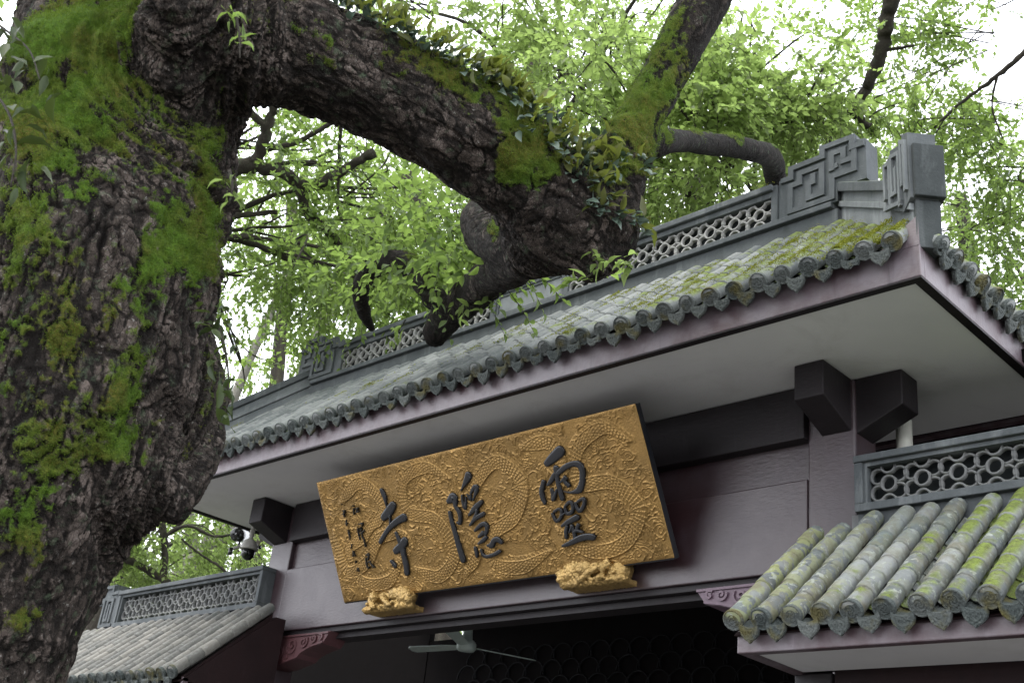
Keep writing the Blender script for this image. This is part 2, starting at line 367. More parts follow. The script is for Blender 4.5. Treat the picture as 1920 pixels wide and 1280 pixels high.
def twig_mesh(tw, rad0=.004):
    """three sided slivers along each twig"""
    n = len(tw); k = tw.shape[1]; o = np.array([(1, 0, 0), (-.5, .4, .76), (-.5, -.4, -.76)]) * rad0
    V = tw[:, :, None, :] + o[None, None] * (np.linspace(1, .4, k)[None, :, None, None]); V = V.reshape(-1, 3)
    F = []
    for j in range(k - 1):
        for q in range(3):
            a = j * 3 + q; b = j * 3 + (q + 1) % 3; F.append((a, b, b + 3, a + 3))
    F = np.array(F)[None] + (np.arange(n) * k * 3)[:, None, None]
    return V, F.reshape(-1, 4)

# ================================================================== GROUND
g = MB(); g.add([(-300, -300, 0), (300, -300, 0), (300, 300, 0), (-300, 300, 0)], [(0, 1, 2, 3)])
tag(g.obj('ground', M['ground']), 'flat grey stone paved ground around the gate', None, None, 'structure')

# ================================================================== TEMPLE GATE
gate = thing('temple_gate', 'dark maroon temple gate with grey tiled hip roof and pierced roof ridge', 'gate', (-6.26, 6.12, 0))
XM = -6.26
def mx(x): return 2 * XM - x
SOF = 4.762
# columns with crossed brackets under the soffit
for side, (x0, x1) in enumerate(((-9.25, -8.93), (-3.59, -3.27))):
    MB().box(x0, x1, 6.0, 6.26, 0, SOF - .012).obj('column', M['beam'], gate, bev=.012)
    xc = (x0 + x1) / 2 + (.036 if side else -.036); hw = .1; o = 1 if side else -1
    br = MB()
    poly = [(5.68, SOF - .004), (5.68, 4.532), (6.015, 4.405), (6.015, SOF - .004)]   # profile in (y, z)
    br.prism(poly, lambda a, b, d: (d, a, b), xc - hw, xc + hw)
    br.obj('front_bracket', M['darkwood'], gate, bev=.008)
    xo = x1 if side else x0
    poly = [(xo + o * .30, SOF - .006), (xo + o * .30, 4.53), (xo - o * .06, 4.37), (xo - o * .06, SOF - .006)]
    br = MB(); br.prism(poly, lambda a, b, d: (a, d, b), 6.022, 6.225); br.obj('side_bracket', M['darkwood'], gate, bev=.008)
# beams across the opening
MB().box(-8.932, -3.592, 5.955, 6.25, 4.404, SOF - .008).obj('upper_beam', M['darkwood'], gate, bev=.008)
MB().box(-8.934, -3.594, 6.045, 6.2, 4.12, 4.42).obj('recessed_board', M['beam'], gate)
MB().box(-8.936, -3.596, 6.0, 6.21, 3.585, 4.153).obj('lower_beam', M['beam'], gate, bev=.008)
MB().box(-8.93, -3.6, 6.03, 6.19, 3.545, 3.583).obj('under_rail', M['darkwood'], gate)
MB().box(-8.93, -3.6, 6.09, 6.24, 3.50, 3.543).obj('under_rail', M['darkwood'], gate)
# carved corbels under the beam ends
def corbel(x0, o, mat):
    root = None
    out = [(0, 3.543), (.80, 3.543), (.72, 3.44), (.60, 3.42), (.52, 3.40), (.44, 3.37), (.40, 3.335), (.28, 3.31), (.22, 3.30), (.16, 3.285), (0, 3.275)]
    b = MB(); b.prism([(x0 + o * a, z) for a, z in out], lambda a, z, d: (a, d, z), 6.0, 6.2)
    part = b.obj('carved_corbel', mat, gate)
    c = MB()
    fn = lambda a, z, d: (a, d, z)
    def scroll(cx, cz, r, turns, a0, s=1):
        n = int(14 * turns); L = [(x0 + o * (cx + s * r * (1 - i / n * .85) * math.cos(a0 + i / n * turns * 2 * PI)), cz + r * (1 - i / n * .85) * math.sin(a0 + i / n * turns * 2 * PI)) for i in range(n + 1)]
        c.ribbon(L, .016, fn, 5.985, 6.004)
    scroll(.13, 3.40, .085, 1.4, 2.2); scroll(.30, 3.45, .075, 1.4, 3.4); scroll(.46, 3.47, .055, 1.3, 2.6, -1); scroll(.60, 3.49, .04, 1.2, 3.0); scroll(.69, 3.495, .03, 1.1, 1.0, -1)
    scroll(.07, 3.33, .035, 1.2, .5); scroll(.22, 3.345, .035, 1.2, 2.5, -1)
    edge = [(x0 + o * a, z + .012) for a, z in out[1:]]; edge[0] = (x0 + o * .785, 3.535)
    c.ribbon(edge[1:], .016, fn, 5.987, 6.003)
    c.ribbon([(x0 + o * .02, 3.30), (x0 + o * .02, 3.53), (x0 + o * .78, 3.53)], .016, fn, 5.987, 6.003)
    c.obj('carved_scroll', mat, part)
corbel(-8.928, 1, M['carve']); corbel(-3.592, -1, M['carve2'])
# white soffit slab and the painted fascia round its edge
MB().box(-10.10, -2.42, 5.115, 7.02, SOF, SOF + .05).obj('soffit', M['plaster'], gate)
FX0, FX1, FY0, FY1 = -10.15, -2.37, 5.065, 7.07
f = MB(); f.box(FX0, FX1, FY0, FY0 + .046, SOF - .006, 4.945); f.obj('front_fascia', M['fascia'], gate, bev=.006)
f = MB(); f.box(FX1 - .046, FX1, FY0 + .048, FY1, SOF - .006, 4.945); f.obj('side_fascia', M['fascia'], gate, bev=.006)
f = MB(); f.box(FX0, FX0 + .046, FY0 + .048, FY1, SOF - .006, 4.945); f.obj('side_fascia', M['fascia'], gate, bev=.006)
f = MB(); f.box(FX0, FX1, FY1, FY1 + .068, SOF - .006, 4.945); f.obj('rear_fascia', M['fascia'], gate)
# dark drip mould under the fascia
f = MB(); e = .048
f.box(FX0 + e, FX1 - e, FY0 + .047, FY0 + .062, SOF - .010, SOF - .0005); f.box(FX1 - .062, FX1 - .047, FY0 + .062, FY1, SOF - .010, SOF - .0005); f.box(FX0 + .047, FX0 + .062, FY0 + .062, FY1, SOF - .010, SOF - .0005)
f.box(FX0 + .002, FX1 - .002, FY0 + .002, FY0 + .044, SOF - .016, SOF - .0065); f.box(FX1 - .044, FX1 - .002, FY0 + .048, FY1, SOF - .016, SOF - .0065); f.box(FX0 + .002, FX0 + .044, FY0 + .048, FY1, SOF - .016, SOF - .0065)
f.obj('drip_mould', M['darkwood'], gate)
for s in (1, -1):   # pointed plaster infill at each front corner
    X = lambda x: x if s == 1 else mx(x) + .0
    xx = (lambda x: x) if s == 1 else (lambda x: -12.52 - x)
    A, B, Cc, P, D = (xx(-2.372), 5.063, 4.94), (xx(-2.63), 5.063, 4.94), (xx(-2.372), 5.32, 4.94), (xx(-2.374), 5.066, 5.125), (xx(-2.52), 5.21, 5.16)
    f = MB(); f.add([A, B, Cc, P, D], [(0, 1, 3), (0, 3, 2), (1, 4, 3), (2, 3, 4), (0, 2, 1), (1, 2, 4)]); f.obj('corner_infill', M['fascia'], gate)

# ------------------------------------------------------------------ roof tiles (shared meshes)
SL = .918; AN = math.atan(SL); TL = .165; TR = .0495
def tube_tile_mesh(name, mat, rj):
    b = MB(); n = 9; vs = []; ring = [(-.012, 1.03), (.0, 1.06), (TL * .55, 1.02), (TL - .016, .97), (TL + .002, .88)]
    for y, k in ring:
        for i in range(n):
            a = rad(-35 + 250 * i / (n - 1)); r = TR * k * (1 + rj.uniform(-.03, .03)); vs.append((math.cos(a) * r, y, math.sin(a) * r))
    fs = [(j * n + i, j * n + i + 1, (j + 1) * n + i + 1, (j + 1) * n + i) for j in range(4) for i in range(n - 1)] + [tuple(range(n - 1, -1, -1))]
    b.add(vs, fs); return b.mesh(name, mat, True)
def end_tile_mesh(name, mat, k):
    """round medallion closing the lowest tile: rim, sunk field and a raised swirl"""
    b = MB(); n = 20; r = .0565
    prof = [(0.012, .92), (0, 1.0), (-.016, 1.0), (-.020, .94), (-.020, .86), (-.0155, .82), (-.0155, .55), (-.019, .51), (-.019, .46), (-.0155, .42), (-.0155, .02)]
    vs = [(math.cos(2 * PI * i / n) * r * q, y, math.sin(2 * PI * i / n) * r * q) for y, q in prof for i in range(n)]
    fs = [(j * n + i, j * n + (i + 1) % n, (j + 1) * n + (i + 1) % n, (j + 1) * n + i) for j in range(len(prof) - 1) for i in range(n)] + [tuple(range(n)), tuple(range((len(prof) - 1) * n, len(prof) * n))]
    b.add(vs, fs)
    for q in range(3):
        L = [(r * (.1 + .32 * t) * math.cos(q * 2.09 + k + t * 2.6), r * (.1 + .32 * t) * math.sin(q * 2.09 + k + t * 2.6)) for t in np.linspace(0, 1, 5)]
        b.ribbon(L, .007, lambda a, z, d: (a, d, z), -.020, -.012)
    return b.mesh(name, mat, False)
def drip_tile_mesh(name, mat, k, broken=False):
    """pointed drip plate with a curved shoulder and a raised rim"""
    out = [(-.054, .012), (-.054, -.035), (-.046, -.062), (-.026, -.088), (-.010, -.098), (0, -.112), (.010, -.098), (.026, -.088), (.046, -.062), (.054, -.035), (.054, .012), (.03, -.008), (0, -.014), (-.03, -.008)]
    if broken: out = [(a, max(c, -.07 + .012 * math.sin(a * 90))) for a, c in out]
    fn = lambda a, z, d: (a, d + .35 * z * .25, z)
    b = MB(); b.prism(out, fn, -.008, .014)
    b.ribbon([(a * .84, c * .86) for a, c in out[1:10]], .010, fn, -.0115, -.004)
    for q in (-1, 1):
        b.ribbon([(q * .006, -.075), (q * .024, -.055), (q * .026, -.032), (q * .010, -.026), (q * .008, -.042)], .007, fn, -.0105, -.004)
    # the pan tile that the plate closes, running back under the rows
    n = 6; vs = []
    for y in (0.0, .15):
        for i in range(n):
            a = rad(200 + 140 * i / (n - 1)); vs.append((math.cos(a) * .062, y + .004, .030 + math.sin(a) * .052))
    b.add(vs, [(i, i + 1, n + i + 1, n + i) for i in range(n - 1)])
    return b.mesh(name, mat, False)
def pan_tile_mesh(name, mat):
    b = MB(); n = 6; vs = []
    for y, dz in ((0, .012), (0.004, 0.0), (TL + .02, -.008)):
        for i in range(n):
            a = rad(205 + 130 * i / (n - 1)); vs.append((math.cos(a) * .062, y, .022 + dz + math.sin(a) * .052))
    b.add(vs, [(j * n + i, j * n + i + 1, (j + 1) * n + i + 1, (j + 1) * n + i) for j in range(2) for i in range(n - 1)]); return b.mesh(name, mat, True)
rj = random.Random(3)
TILES = {k: [tube_tile_mesh('tube_tile', M[k], rj) for _ in range(4)] for k in ('tile', 'tile_peel', 'tile_left')}
ENDS = [end_tile_mesh('end_tile', M['tile_end'], k * .5) for k in range(4)]
DRIPS = [drip_tile_mesh('drip_tile', M['tile_end'], k) for k in range(2)] + [drip_tile_mesh('drip_tile', M['tile_end'], 3, True)]
PANS = {k: pan_tile_mesh('pan_tile', M['pan' if k == 'tile' else k]) for k in ('tile', 'tile_peel', 'tile_left')}
def put(me, parent, loc, rz=0, tilt=AN, sc=(1, 1, 1), jit=.012):
    o = bpy.data.objects.new(me.name.split('.')[0], me); C.objects.link(o); o.parent = parent
    o.location = loc; o.rotation_euler = Euler((tilt + rj.uniform(-jit, jit), rj.uniform(-jit, jit) * 2, rz + rj.uniform(-jit, jit) * .8), 'XYZ'); o.scale = sc; return o
def row(parent, x, y, z, rz, run, mats, slope_len=None, ends=True, stuff=None, sl=AN):
    """one row of tube tiles from eave point (x,y,z) going up in direction rz for a horizontal run"""
    d = Vector((-math.sin(rz), math.cos(rz), 0)); L = run / math.cos(sl); n = max(1, round(L / TL)); k = L / (n * TL)
    for i in range(n):
        s = i * TL * k; p = Vector((x, y, z)) + d * (s * math.cos(sl)) + Vector((0, 0, s * math.sin(sl) + rj.uniform(-.002, .002)))
        me = mats[rj.randrange(len(mats))]
        if stuff is None: put(me, parent, p, rz, sl, (1, k, 1))
        else:
            m4 = Matrix.LocRotScale(p, Euler((sl, 0, rz)), Vector((1, k, 1))); stuff.add([m4 @ v.co for v in me.vertices], [tuple(q.vertices) for q in me.polygons])
    if ends: put(ENDS[rj.randrange(4)], parent, Vector((x, y, z)), rz, sl - .12 + rj.uniform(-.05, .05), (rj.uniform(.97, 1.05),) * 3, .05)
def drip(parent, x, y, z, rz):
    k = rj.random(); put(DRIPS[2 if k < .10 else rj.randrange(2)], parent, (x + rj.uniform(-.008, .008), y, z + rj.uniform(-.006, .01)), rz, AN * rj.uniform(.45, .75), (rj.uniform(.90, 1.04), 1, rj.uniform(.68, .86)), .07)

def zf(y): return 4.967 + (y - 5.0) * SL
roof = MB()   # hip roof deck under the tiles
h = .075
def rp(x, y, z): return (x, y, z - h)
xe0, xe1, ye0, ye1 = -10.13, -2.39, 5.07, 7.06; zE = zf(5.0) + .07 * SL; yr0, yr1 = 6.0, 6.13; zr = zf(6.0); xr1 = -2.39 - .93; xr0 = -10.13 + .93
roof.add([rp(xe0, ye0, zE), rp(xe1, ye0, zE), rp(xe1, ye1, zE), rp(xe0, ye1, zE), rp(xr0, yr0, zr), rp(xr1, yr0, zr), rp(xr1, yr1, zr), rp(xr0, yr1, zr),
          (xe0, ye0, 4.93), (xe1, ye0, 4.93), (xe1, ye1, 4.93), (xe0, ye1, 4.93)],
         [(0, 1, 5, 4), (1, 2, 6, 5), (2, 3, 7, 6), (3, 0, 4, 7), (4, 5, 6, 7), (0, 8, 9, 1), (1, 9, 10, 2), (2, 10, 11, 3), (3, 11, 8, 0), (8, 11, 10, 9)])
roof_o = roof.obj('roof', M['mortar'], gate)
P = .1643; NR = 47
pan_st = MB()
for i in range(NR):
    x = -2.479 - P * i
    ytop = min(5.975, 2.63 - x, 15.15 + x)
    zj = rj.uniform(-.006, .006)
    row(roof_o, x + rj.uniform(-.006, .006), 4.985, zf(4.985) + zj, rj.uniform(-.012, .012), ytop - 4.985, TILES['tile'])
    if i < NR - 1:
        xd = x - P / 2; drip(roof_o, xd, 4.985, zf(4.985) - .032, 0)
        yt = min(5.975, 2.63 - xd, 15.15 + xd); L = (yt - 5.0) / math.cos(AN); n = int(L / TL)
        for k in range(n):
            s = k * TL + .10; m4 = Matrix.LocRotScale(Vector((xd, 5.0 + s * math.cos(AN), zf(5.0) - .044 + s * math.sin(AN))), Euler((AN, 0, 0)), Vector((1, 1, 1)))
            me = PANS['tile']; pan_st.add([m4 @ v.co for v in me.vertices], [tuple(q.vertices) for q in me.polygons])
side_st = MB()
for i in range(12):   # right and left hip slopes
    y = 5.17 + P * i; top = min(y - 5.07, 7.06 - y, .93)
    for s in (1, -1):
        xe = -2.305 if s == 1 else -10.215
        row(roof_o, xe, y, zf(5.0), s * PI / 2, max(.12, top - .02), TILES['tile'], stuff=side_st)
        if i < 11: drip(roof_o, xe, y + P / 2, zf(5.0) - .032, s * PI / 2)
for i in range(NR):   # rear slope
    x = -2.479 - P * i; row(roof_o, x, 7.14, zf(4.985), PI, min(.98, 7.14 - 7.05 + min(-2.37 - x, x + 10.15)), TILES['tile'], ends=False, stuff=side_st)
tag(pan_st.obj('pan_tiles', M['pan'], roof_o, True), None, None, None, 'stuff'); tag(side_st.obj('far_slope_tiles', M['tile'], roof_o, True), None, None, None, 'stuff')

# ------------------------------------------------------------------ pierced lattice of round tiles
def arc_mesh(a0, a1, r, mat, dep=.03, th=.0115, name='lattice_ring'):
    n = max(5, int((a1 - a0) / (2 * PI) * 20)); full = a1 - a0 > 2 * PI - .01; vs = []
    m = n if full else n + 1
    for i in range(m):
        a = a0 + (a1 - a0) * i / n; c, s = math.cos(a), math.sin(a)
        vs += [(c * (r + th / 2), 0, s * (r + th / 2)), (c * (r - th / 2), 0, s * (r - th / 2)), (c * (r - th / 2), dep, s * (r - th / 2)), (c * (r + th / 2), dep, s * (r + th / 2))]
    fs = []
    for i in range(n):
        a = i * 4; b_ = ((i + 1) % m) * 4
        fs += [(a, b_, b_ + 1, a + 1), (a + 1, b_ + 1, b_ + 2, a + 2), (a + 3, a, b_, b_ + 3)]
    if not full: fs += [(0, 1, 2, 3), (4 * n, 4 * n + 3, 4 * n + 2, 4 * n + 1)]
    return MB().add(vs, fs).mesh(name, mat, True)
def lattice(parent, x0, x1, y, z0, z1, mat, motif=.2):
    """motif: a whole ring between two cups, four ring arcs tucked behind it"""
    zc = (z0 + z1) / 2; n = round((x1 - x0) / motif); w = (x1 - x0) / n; r = .044; dx = w * .315; dz = .050; dc = (z1 - z0) / 2
    full = arc_mesh(0, 2 * PI, r, mat); cup = arc_mesh(PI * 1.02, PI * 1.98, r, mat); cap = arc_mesh(PI * .02, PI * .98, r, mat)
    def outer(sx, sz):   # arc of the side ring outside the middle ring and the cups
        c = np.array([sx * dx, sz * dz]); A = np.linspace(0, 2 * PI, 73)[:-1]; p = c + r * np.stack([np.cos(A), np.sin(A)], 1)
        ok = (np.hypot(p[:, 0], p[:, 1]) > r) & (np.hypot(p[:, 0], p[:, 1] - sz * dc) > r) & (abs(p[:, 1]) < dc)
        i0 = [i for i in range(72) if ok[i] and not ok[i - 1]]
        best = None
        for i in i0:
            k = 0
            while ok[(i + k) % 72] and k < 72: k += 1
            if best is None or k > best[1]: best = (i, k)
        i, k = best; return arc_mesh(A[i], A[i] + (k - 1) * 2 * PI / 72, r, mat)
    sides = {(sx, sz): outer(sx, sz) for sx in (-1, 1) for sz in (-1, 1)}
    def pl(me, x, z, dy=0):
        o = bpy.data.objects.new('lattice_ring', me); C.objects.link(o); o.parent = parent; o.location = (x + rj.uniform(-.002, .002), y + dy, z); o.rotation_euler = (0, rj.uniform(-.03, .03), 0)
    for i in range(n):
        xc = x0 + (i + .5) * w
        pl(full, xc, zc, -.004); pl(cup, xc, zc + dc); pl(cap, xc, zc - dc)
        for (sx, sz), me in sides.items(): pl(me, xc + sx * dx, zc + sz * dz, .003)

# ------------------------------------------------------------------ main ridge
ridge = MB(); ridge.box(-9.16, -3.36, 5.995, 6.125, 5.6, 6.022)
ridge_o = ridge.obj('ridge', M['stone'], gate, bev=.01)
MB().box(-9.12, -3.39, 5.958, 6.165, 6.022, 6.066).obj('ridge_rail', M['stone'], ridge_o, bev=.006)
MB().box(-8.72, -3.84, 5.935, 6.185, 6.312, 6.362).obj('ridge_cap', M['stone'], ridge_o, bev=.008)
MB().box(-8.70, -3.85, 5.965, 6.15, 6.268, 6.312).obj('ridge_rail', M['stone'], ridge_o, bev=.005)
for x0, x1 in ((-8.70, -8.655), (-6.62, -6.56), (-5.80, -5.74), (-3.86, -3.81)):
    MB().box(x0, x1, 5.966, 6.152, 6.066, 6.268 if x1 < -3.83 and x0 > -8.69 else 6.36).obj('ridge_post', M['stone'], ridge_o, bev=.005)
MB().box(-6.56, -5.80, 5.99, 6.12, 6.066, 6.268).obj('centre_panel', M['stone_light'], ridge_o)
b = MB(); fn = lambda a, z, d: (a, d, z); b.ribbon([(-6.545, 6.078), (-6.545, 6.257), (-5.815, 6.257), (-5.815, 6.078), (-6.53, 6.078)], .022, fn, 5.978, 5.992); b.obj('panel_moulding', M['stone'], ridge_o)
MB().box(-8.655, -6.62, 6.075, 6.10, 6.066, 6.268).obj('lattice_backing', M['recess'], ridge_o); MB().box(-5.74, -3.86, 6.075, 6.10, 6.066, 6.268).obj('lattice_backing', M['recess'], ridge_o)
lattice(ridge_o, -8.655, -6.62, 5.985, 6.066, 6.268, M['lattice']); lattice(ridge_o, -5.74, -3.86, 5.985, 6.066, 6.268, M['lattice'])
OUT = [(-3.774, 6.066), (-3.805, 6.066), (-3.805, 6.392), (-3.721, 6.389), (-3.721, 6.474), (-3.477, 6.478), (-3.477, 6.543), (-3.21, 6.543), (-3.207, 6.50), (-3.14, 6.485), (-3.138, 6.167), (-3.354, 6.17), (-3.354, 6.066)]
BANDS = [[(-3.76, 6.371), (-3.701, 6.37), (-3.701, 6.447), (-3.456, 6.452), (-3.456, 6.522), (-3.231, 6.522), (-3.233, 6.44), (-3.165, 6.441)],
         [(-3.707, 6.10), (-3.705, 6.305), (-3.633, 6.306), (-3.633, 6.382), (-3.461, 6.384), (-3.462, 6.159), (-3.564, 6.156), (-3.563, 6.275), (-3.529, 6.275), (-3.529, 6.324)],
         [(-3.707, 6.10), (-3.386, 6.10), (-3.386, 6.262), (-3.222, 6.263), (-3.22, 6.41)], [(-3.221, 6.356), (-3.301, 6.357)], [(-3.389, 6.331), (-3.388, 6.45), (-3.3, 6.452), (-3.301, 6.4)], [(-3.389, 6.337), (-3.363, 6.342)]]
for s in (1, -1):
    X = (lambda a: a) if s == 1 else (lambda a: -12.52 - a)
    fn = lambda a, z, d: (X(a), d, z)
    b = MB(); b.prism(OUT, fn, 5.982, 6.14); so = b.obj('scroll_end', M['stone'], ridge_o)
    for bi, L in enumerate(BANDS):
        b = MB(); b.ribbon(L, .040, fn, 5.960 + .0015 * bi, 5.984); b.obj('fret_band', M['stone'], so)
# ------------------------------------------------------------------ hip ridges
def hip(sx, sy):
    """built for the front right corner, mirrored for the others; t runs up the hip, w across it"""
    def fn(t, z, w):
        x = -2.31 - t - w * .7071; y = 5.075 + t - w * .7071
        if sx < 0: x = -12.52 - x
        if sy < 0: y = 12.13 - y
        return (x, y, z)
    zb = lambda t: 5.02 + t * SL
    def bar(t0, t1, h0, h1, w): return MB().prism([(t0, zb(t0) + h0), (t1, zb(t1) + h0), (t1, zb(t1) + h1), (t0, zb(t0) + h1)], fn, -w, w)
    ho = bar(.05, 1.0, -.08, .295, .062).obj('hip_ridge', M['stone_light'], gate)
    bar(.045, 1.01, .105, .150, .082).obj('hip_band', M['stone_light'], ho, bev=.004)
    bar(.24, 1.03, .225, .300, .095).obj('hip_cap', M['stone'], ho, bev=.006)
    b = MB(); b.prism([(.02, 5.225), (.02, 5.565), (.028, 5.565), (.03, 5.655), (.092, 5.70), (.094, 5.645), (.235, 5.735), (.238, 5.71), (.305, 5.70), (.31, 5.40), (.10, 5.20)], fn, -.066, .088)
    bo = b.obj('corner_scroll', M['stone'], ho, bev=.003)
    MB().prism([(.0, 5.225), (.0, 5.56), (.10, 5.60), (.10, 5.225)], fn, -.095, .052 + .02).obj('corner_block', M['stone_dark'], ho, bev=.006)
    MB().prism([(.03, 4.93), (.025, 5.22), (.16, 5.25), (.16, 4.93)], fn, -.075, .06).obj('corner_pillar', M['stone_dark'], ho, bev=.005)
    for L in ([(.115, 5.26), (.115, 5.60), (.20, 5.655), (.20, 5.40), (.155, 5.375), (.155, 5.53)], [(.225, 5.36), (.225, 5.64), (.285, 5.67), (.285, 5.45)], [(.11, 5.27), (.29, 5.385)], [(.05, 5.30), (.05, 5.61), (.085, 5.64), (.085, 5.36)]):
        b = MB(); b.ribbon(L, .022, fn, .083, .106); b.obj('fret_band', M['stone_light'], bo)
for sx in (1, -1):
    hip(sx, 1)
# moss cushions on the damp tiles
def tufts(centres, r, n, ll, mat, name, parent, spread):
    c = centres[r.integers(0, len(centres), n)]; p = c + r.normal(size=(n, 3)) * spread
    d = r.normal(size=(n, 3)) * .7 + np.array([0, -.25, .8]); V, F, lv = leaves(p, d, r.normal(size=(n, 3)), ll * r.uniform(.5, 1.4, n), .75, r.uniform(0, 1, n))
    return tag(link(name, npmesh(name, V, F, mat, {'lv': lv}), parent), None, None, None, 'stuff')
cs = []
for k in range(135):   # elongated cushions lying along the tile rows
    i = int(min(NR - 1, abs(rng.normal()) * 12)) if k < 112 else int(rng.integers(0, NR)); x = -2.479 - P * i; hi = min(5.85, 2.58 - x, 15.1 + x)
    y = rng.uniform(4.99, max(hi, 5.01)); m = int(rng.integers(20, 110) * (1.5 - .02 * i)); ln = rng.uniform(.02, .09)
    if k % 3 == 0: x -= P / 2
    dx = rng.normal(size=m) * .019; dy = np.clip(rng.normal(size=m) * ln, 4.985 - y, 5.93 - y)
    cs.append(np.stack([x + dx, y + dy, zf(y + dy) + .004 + (np.sqrt(np.maximum(.054 ** 2 - dx ** 2, 1e-5)) * 1.22 if k % 3 else .012 + abs(dx))], 1))
cs = np.concatenate(cs)
tufts(cs, rng, 32000, .0075, M['moss_tile'], 'roof_moss', roof_o, np.array([.006, .008, .002]))
cap = np.stack([rng.uniform(-8.7, -3.85, 400), rng.uniform(5.95, 6.15, 400), np.full(400, 6.364)], 1); cap = cap[fbm(cap * 2.2, 3) > .05]
tufts(cap, rng, 8000, .008, M['moss_tile'], 'ridge_moss', ridge_o, np.array([.05, .03, .003]))

# ================================================================== SIDE BAYS
def bay(sx, label):
    right = sx > 0
    x0, x1 = (-3.455, .6) if right else (-12.9, -8.70)
    root = thing('side_bay', label, 'gate wing', ((x0 + x1) / 2, 6.0, 0), 'lower wings either side of the gate')
    tm = TILES['tile_peel' if right else 'tile_left']; pm = PANS['tile_peel' if right else 'tile_left']
    z0 = 3.035 if right else 3.022; sl = math.atan((3.725 - z0) / .80); ts = math.tan(sl)
    fz0, fz1 = 2.885, 3.0
    MB().box(x0 + .02, x1, 5.06, 5.12, fz0, fz1).obj('fascia', M['fascia'], root, bev=.006)
    if right:
        MB().box(x0 + .02, x0 + .08, 5.122, 5.9, fz0, fz1).obj('side_fascia', M['fascia'], root, bev=.006)
        MB().box(x0 + .085, x1, 5.125, 5.58, fz0 + .012, fz0 + .05).obj('soffit', M['plaster'], root)
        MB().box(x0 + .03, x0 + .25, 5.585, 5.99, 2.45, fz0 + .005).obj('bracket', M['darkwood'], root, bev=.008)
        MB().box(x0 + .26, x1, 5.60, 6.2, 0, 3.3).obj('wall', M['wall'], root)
        MB().box(-3.262, x1, 5.93, 6.2, 3.3, 3.85).obj('wall', M['mortar'], root)
    else:
        p = [(5.06, 0), (5.06, 3.0), (5.80, 3.68), (5.80, 0)]
        MB().prism(p, lambda a, b, d: (d, a, b), -8.98, -8.722).obj('pier', M['wall'], root)
        MB().box(x0, -8.99, 5.6, 6.2, 0, 3.3).obj('wall', M['wall'], root); MB().box(x0, -9.25, 5.93, 6.2, 3.3, 3.80).obj('wall', M['mortar'], root)
        MB().box(x0, -8.985, 5.125, 5.58, fz0 + .012, fz0 + .05).obj('soffit', M['plaster'], root)
    d = MB(); d.prism([(5.07, fz1 - .03), (5.03, z0 - .066), (5.83, z0 - .066 + .8 * ts), (5.93, z0 - .066 + .8 * ts), (5.93, fz1 - .03)], lambda a, b, q: (q, a, b), x0 + .02, x1)
    ro = d.obj('roof', M['wall'], root)
    n = 22 if right else 25; xs = -3.402 if right else -8.752; st = -1 if not right else 1
    for i in range(n):
        x = xs + st * P * i + rj.uniform(-.008, .008); zj = rj.uniform(-.006, .006)
        top = .81 if not right else (.80 if i < 2 else .89)
        row(ro, x, 4.985, z0 + zj, rj.uniform(-.02, .02), top, tm, sl=sl)
        if i < n - 1:
            xd = x + st * P / 2; drip(ro, xd, 4.988, z0 - .034, 0)
            L = .82 / math.cos(sl)
            for k in range(int(L / TL)):
                s = k * TL + .10; put(pm, ro, (xd, 5.0 + s * math.cos(sl), z0 - .040 + s * math.sin(sl)), 0, sl + .03)
    # parapet with round tile lattice
    if right: a, c, zt, zb = -3.205, -.8, 4.178, 3.842
    else: a, c, zt, zb = -11.72, -9.10, 4.172, 3.79
    b = MB(); b.box(a - .25 if not right else a, c + (.25 if right else 0), 5.90, 6.1, 3.4 if not right else 3.5, zb + .002); po = b.obj('parapet', M['stone'], root)
    MB().box(a, c, 5.855, 6.08, zb, zb + .047).obj('parapet_rail', M['stone'], po, bev=.005); MB().box(a, c, 5.845, 6.09, zt - .042, zt).obj('parapet_rail', M['stone'], po, bev=.006)
    MB().box(a, a + .052, 5.856, 6.08, zb + .047, zt - .042).obj('parapet_post', M['stone'], po, bev=.005); MB().box(c - .042, c, 5.856, 6.08, zb + .047, zt - .042).obj('parapet_post', M['stone'], po, bev=.005)
    # bevelled inner frame
    z0_, z1_ = zb + .047, zt - .042
    b = MB(); b.ribbon([(a + .062, z0_ + .012), (a + .062, z1_ - .014), (c - .052, z1_ - .014), (c - .052, z0_ + .012)], .024, lambda p, z, q: (p, q, z), 5.872, 5.98); b.obj('parapet_moulding', M['stone'], po)
    MB().box(a + .05, c - .04, 5.985, 6.0, z0_, z1_).obj('lattice_backing', M['recess'], po)
    lattice(po, a + .085, c - .075, 5.905, z0_ + .004, z1_ - .024, M['lattice_dark'], .2)
    s0 = a if not right else c; q = -1 if not right else 1
    fn = lambda p, z, d_: (s0 + q * p, d_, z)
    b = MB(); b.prism([(.005, zb), (.005, zt + .02), (.12, zt + .02), (.12, zt + .09), (.42, zt + .09), (.42, zt - .12), (.30, zt - .12), (.30, zb)], fn, 5.87, 6.06); so = b.obj('scroll_end', M['stone'], po)
    for L in ([(.03, zt - .01), (.14, zt - .01), (.14, zt + .06), (.39, zt + .06), (.39, zt - .09), (.27, zt - .09), (.27, zb + .03), (.03, zb + .03)], [(.09, zb + .08), (.09, zt - .08), (.2, zt - .08), (.2, zb + .09), (.145, zb + .09), (.145, zt - .14)]):
        b = MB(); b.ribbon(L, .032, fn, 5.85, 5.872); b.obj('fret_band', M['stone'], so)
    return root
bay(1, 'lower tiled wing right of the gate, its tiles peeling pale green'); bay(-1, 'lower tiled wing beyond the tree trunk, its dry tiles unpainted grey')

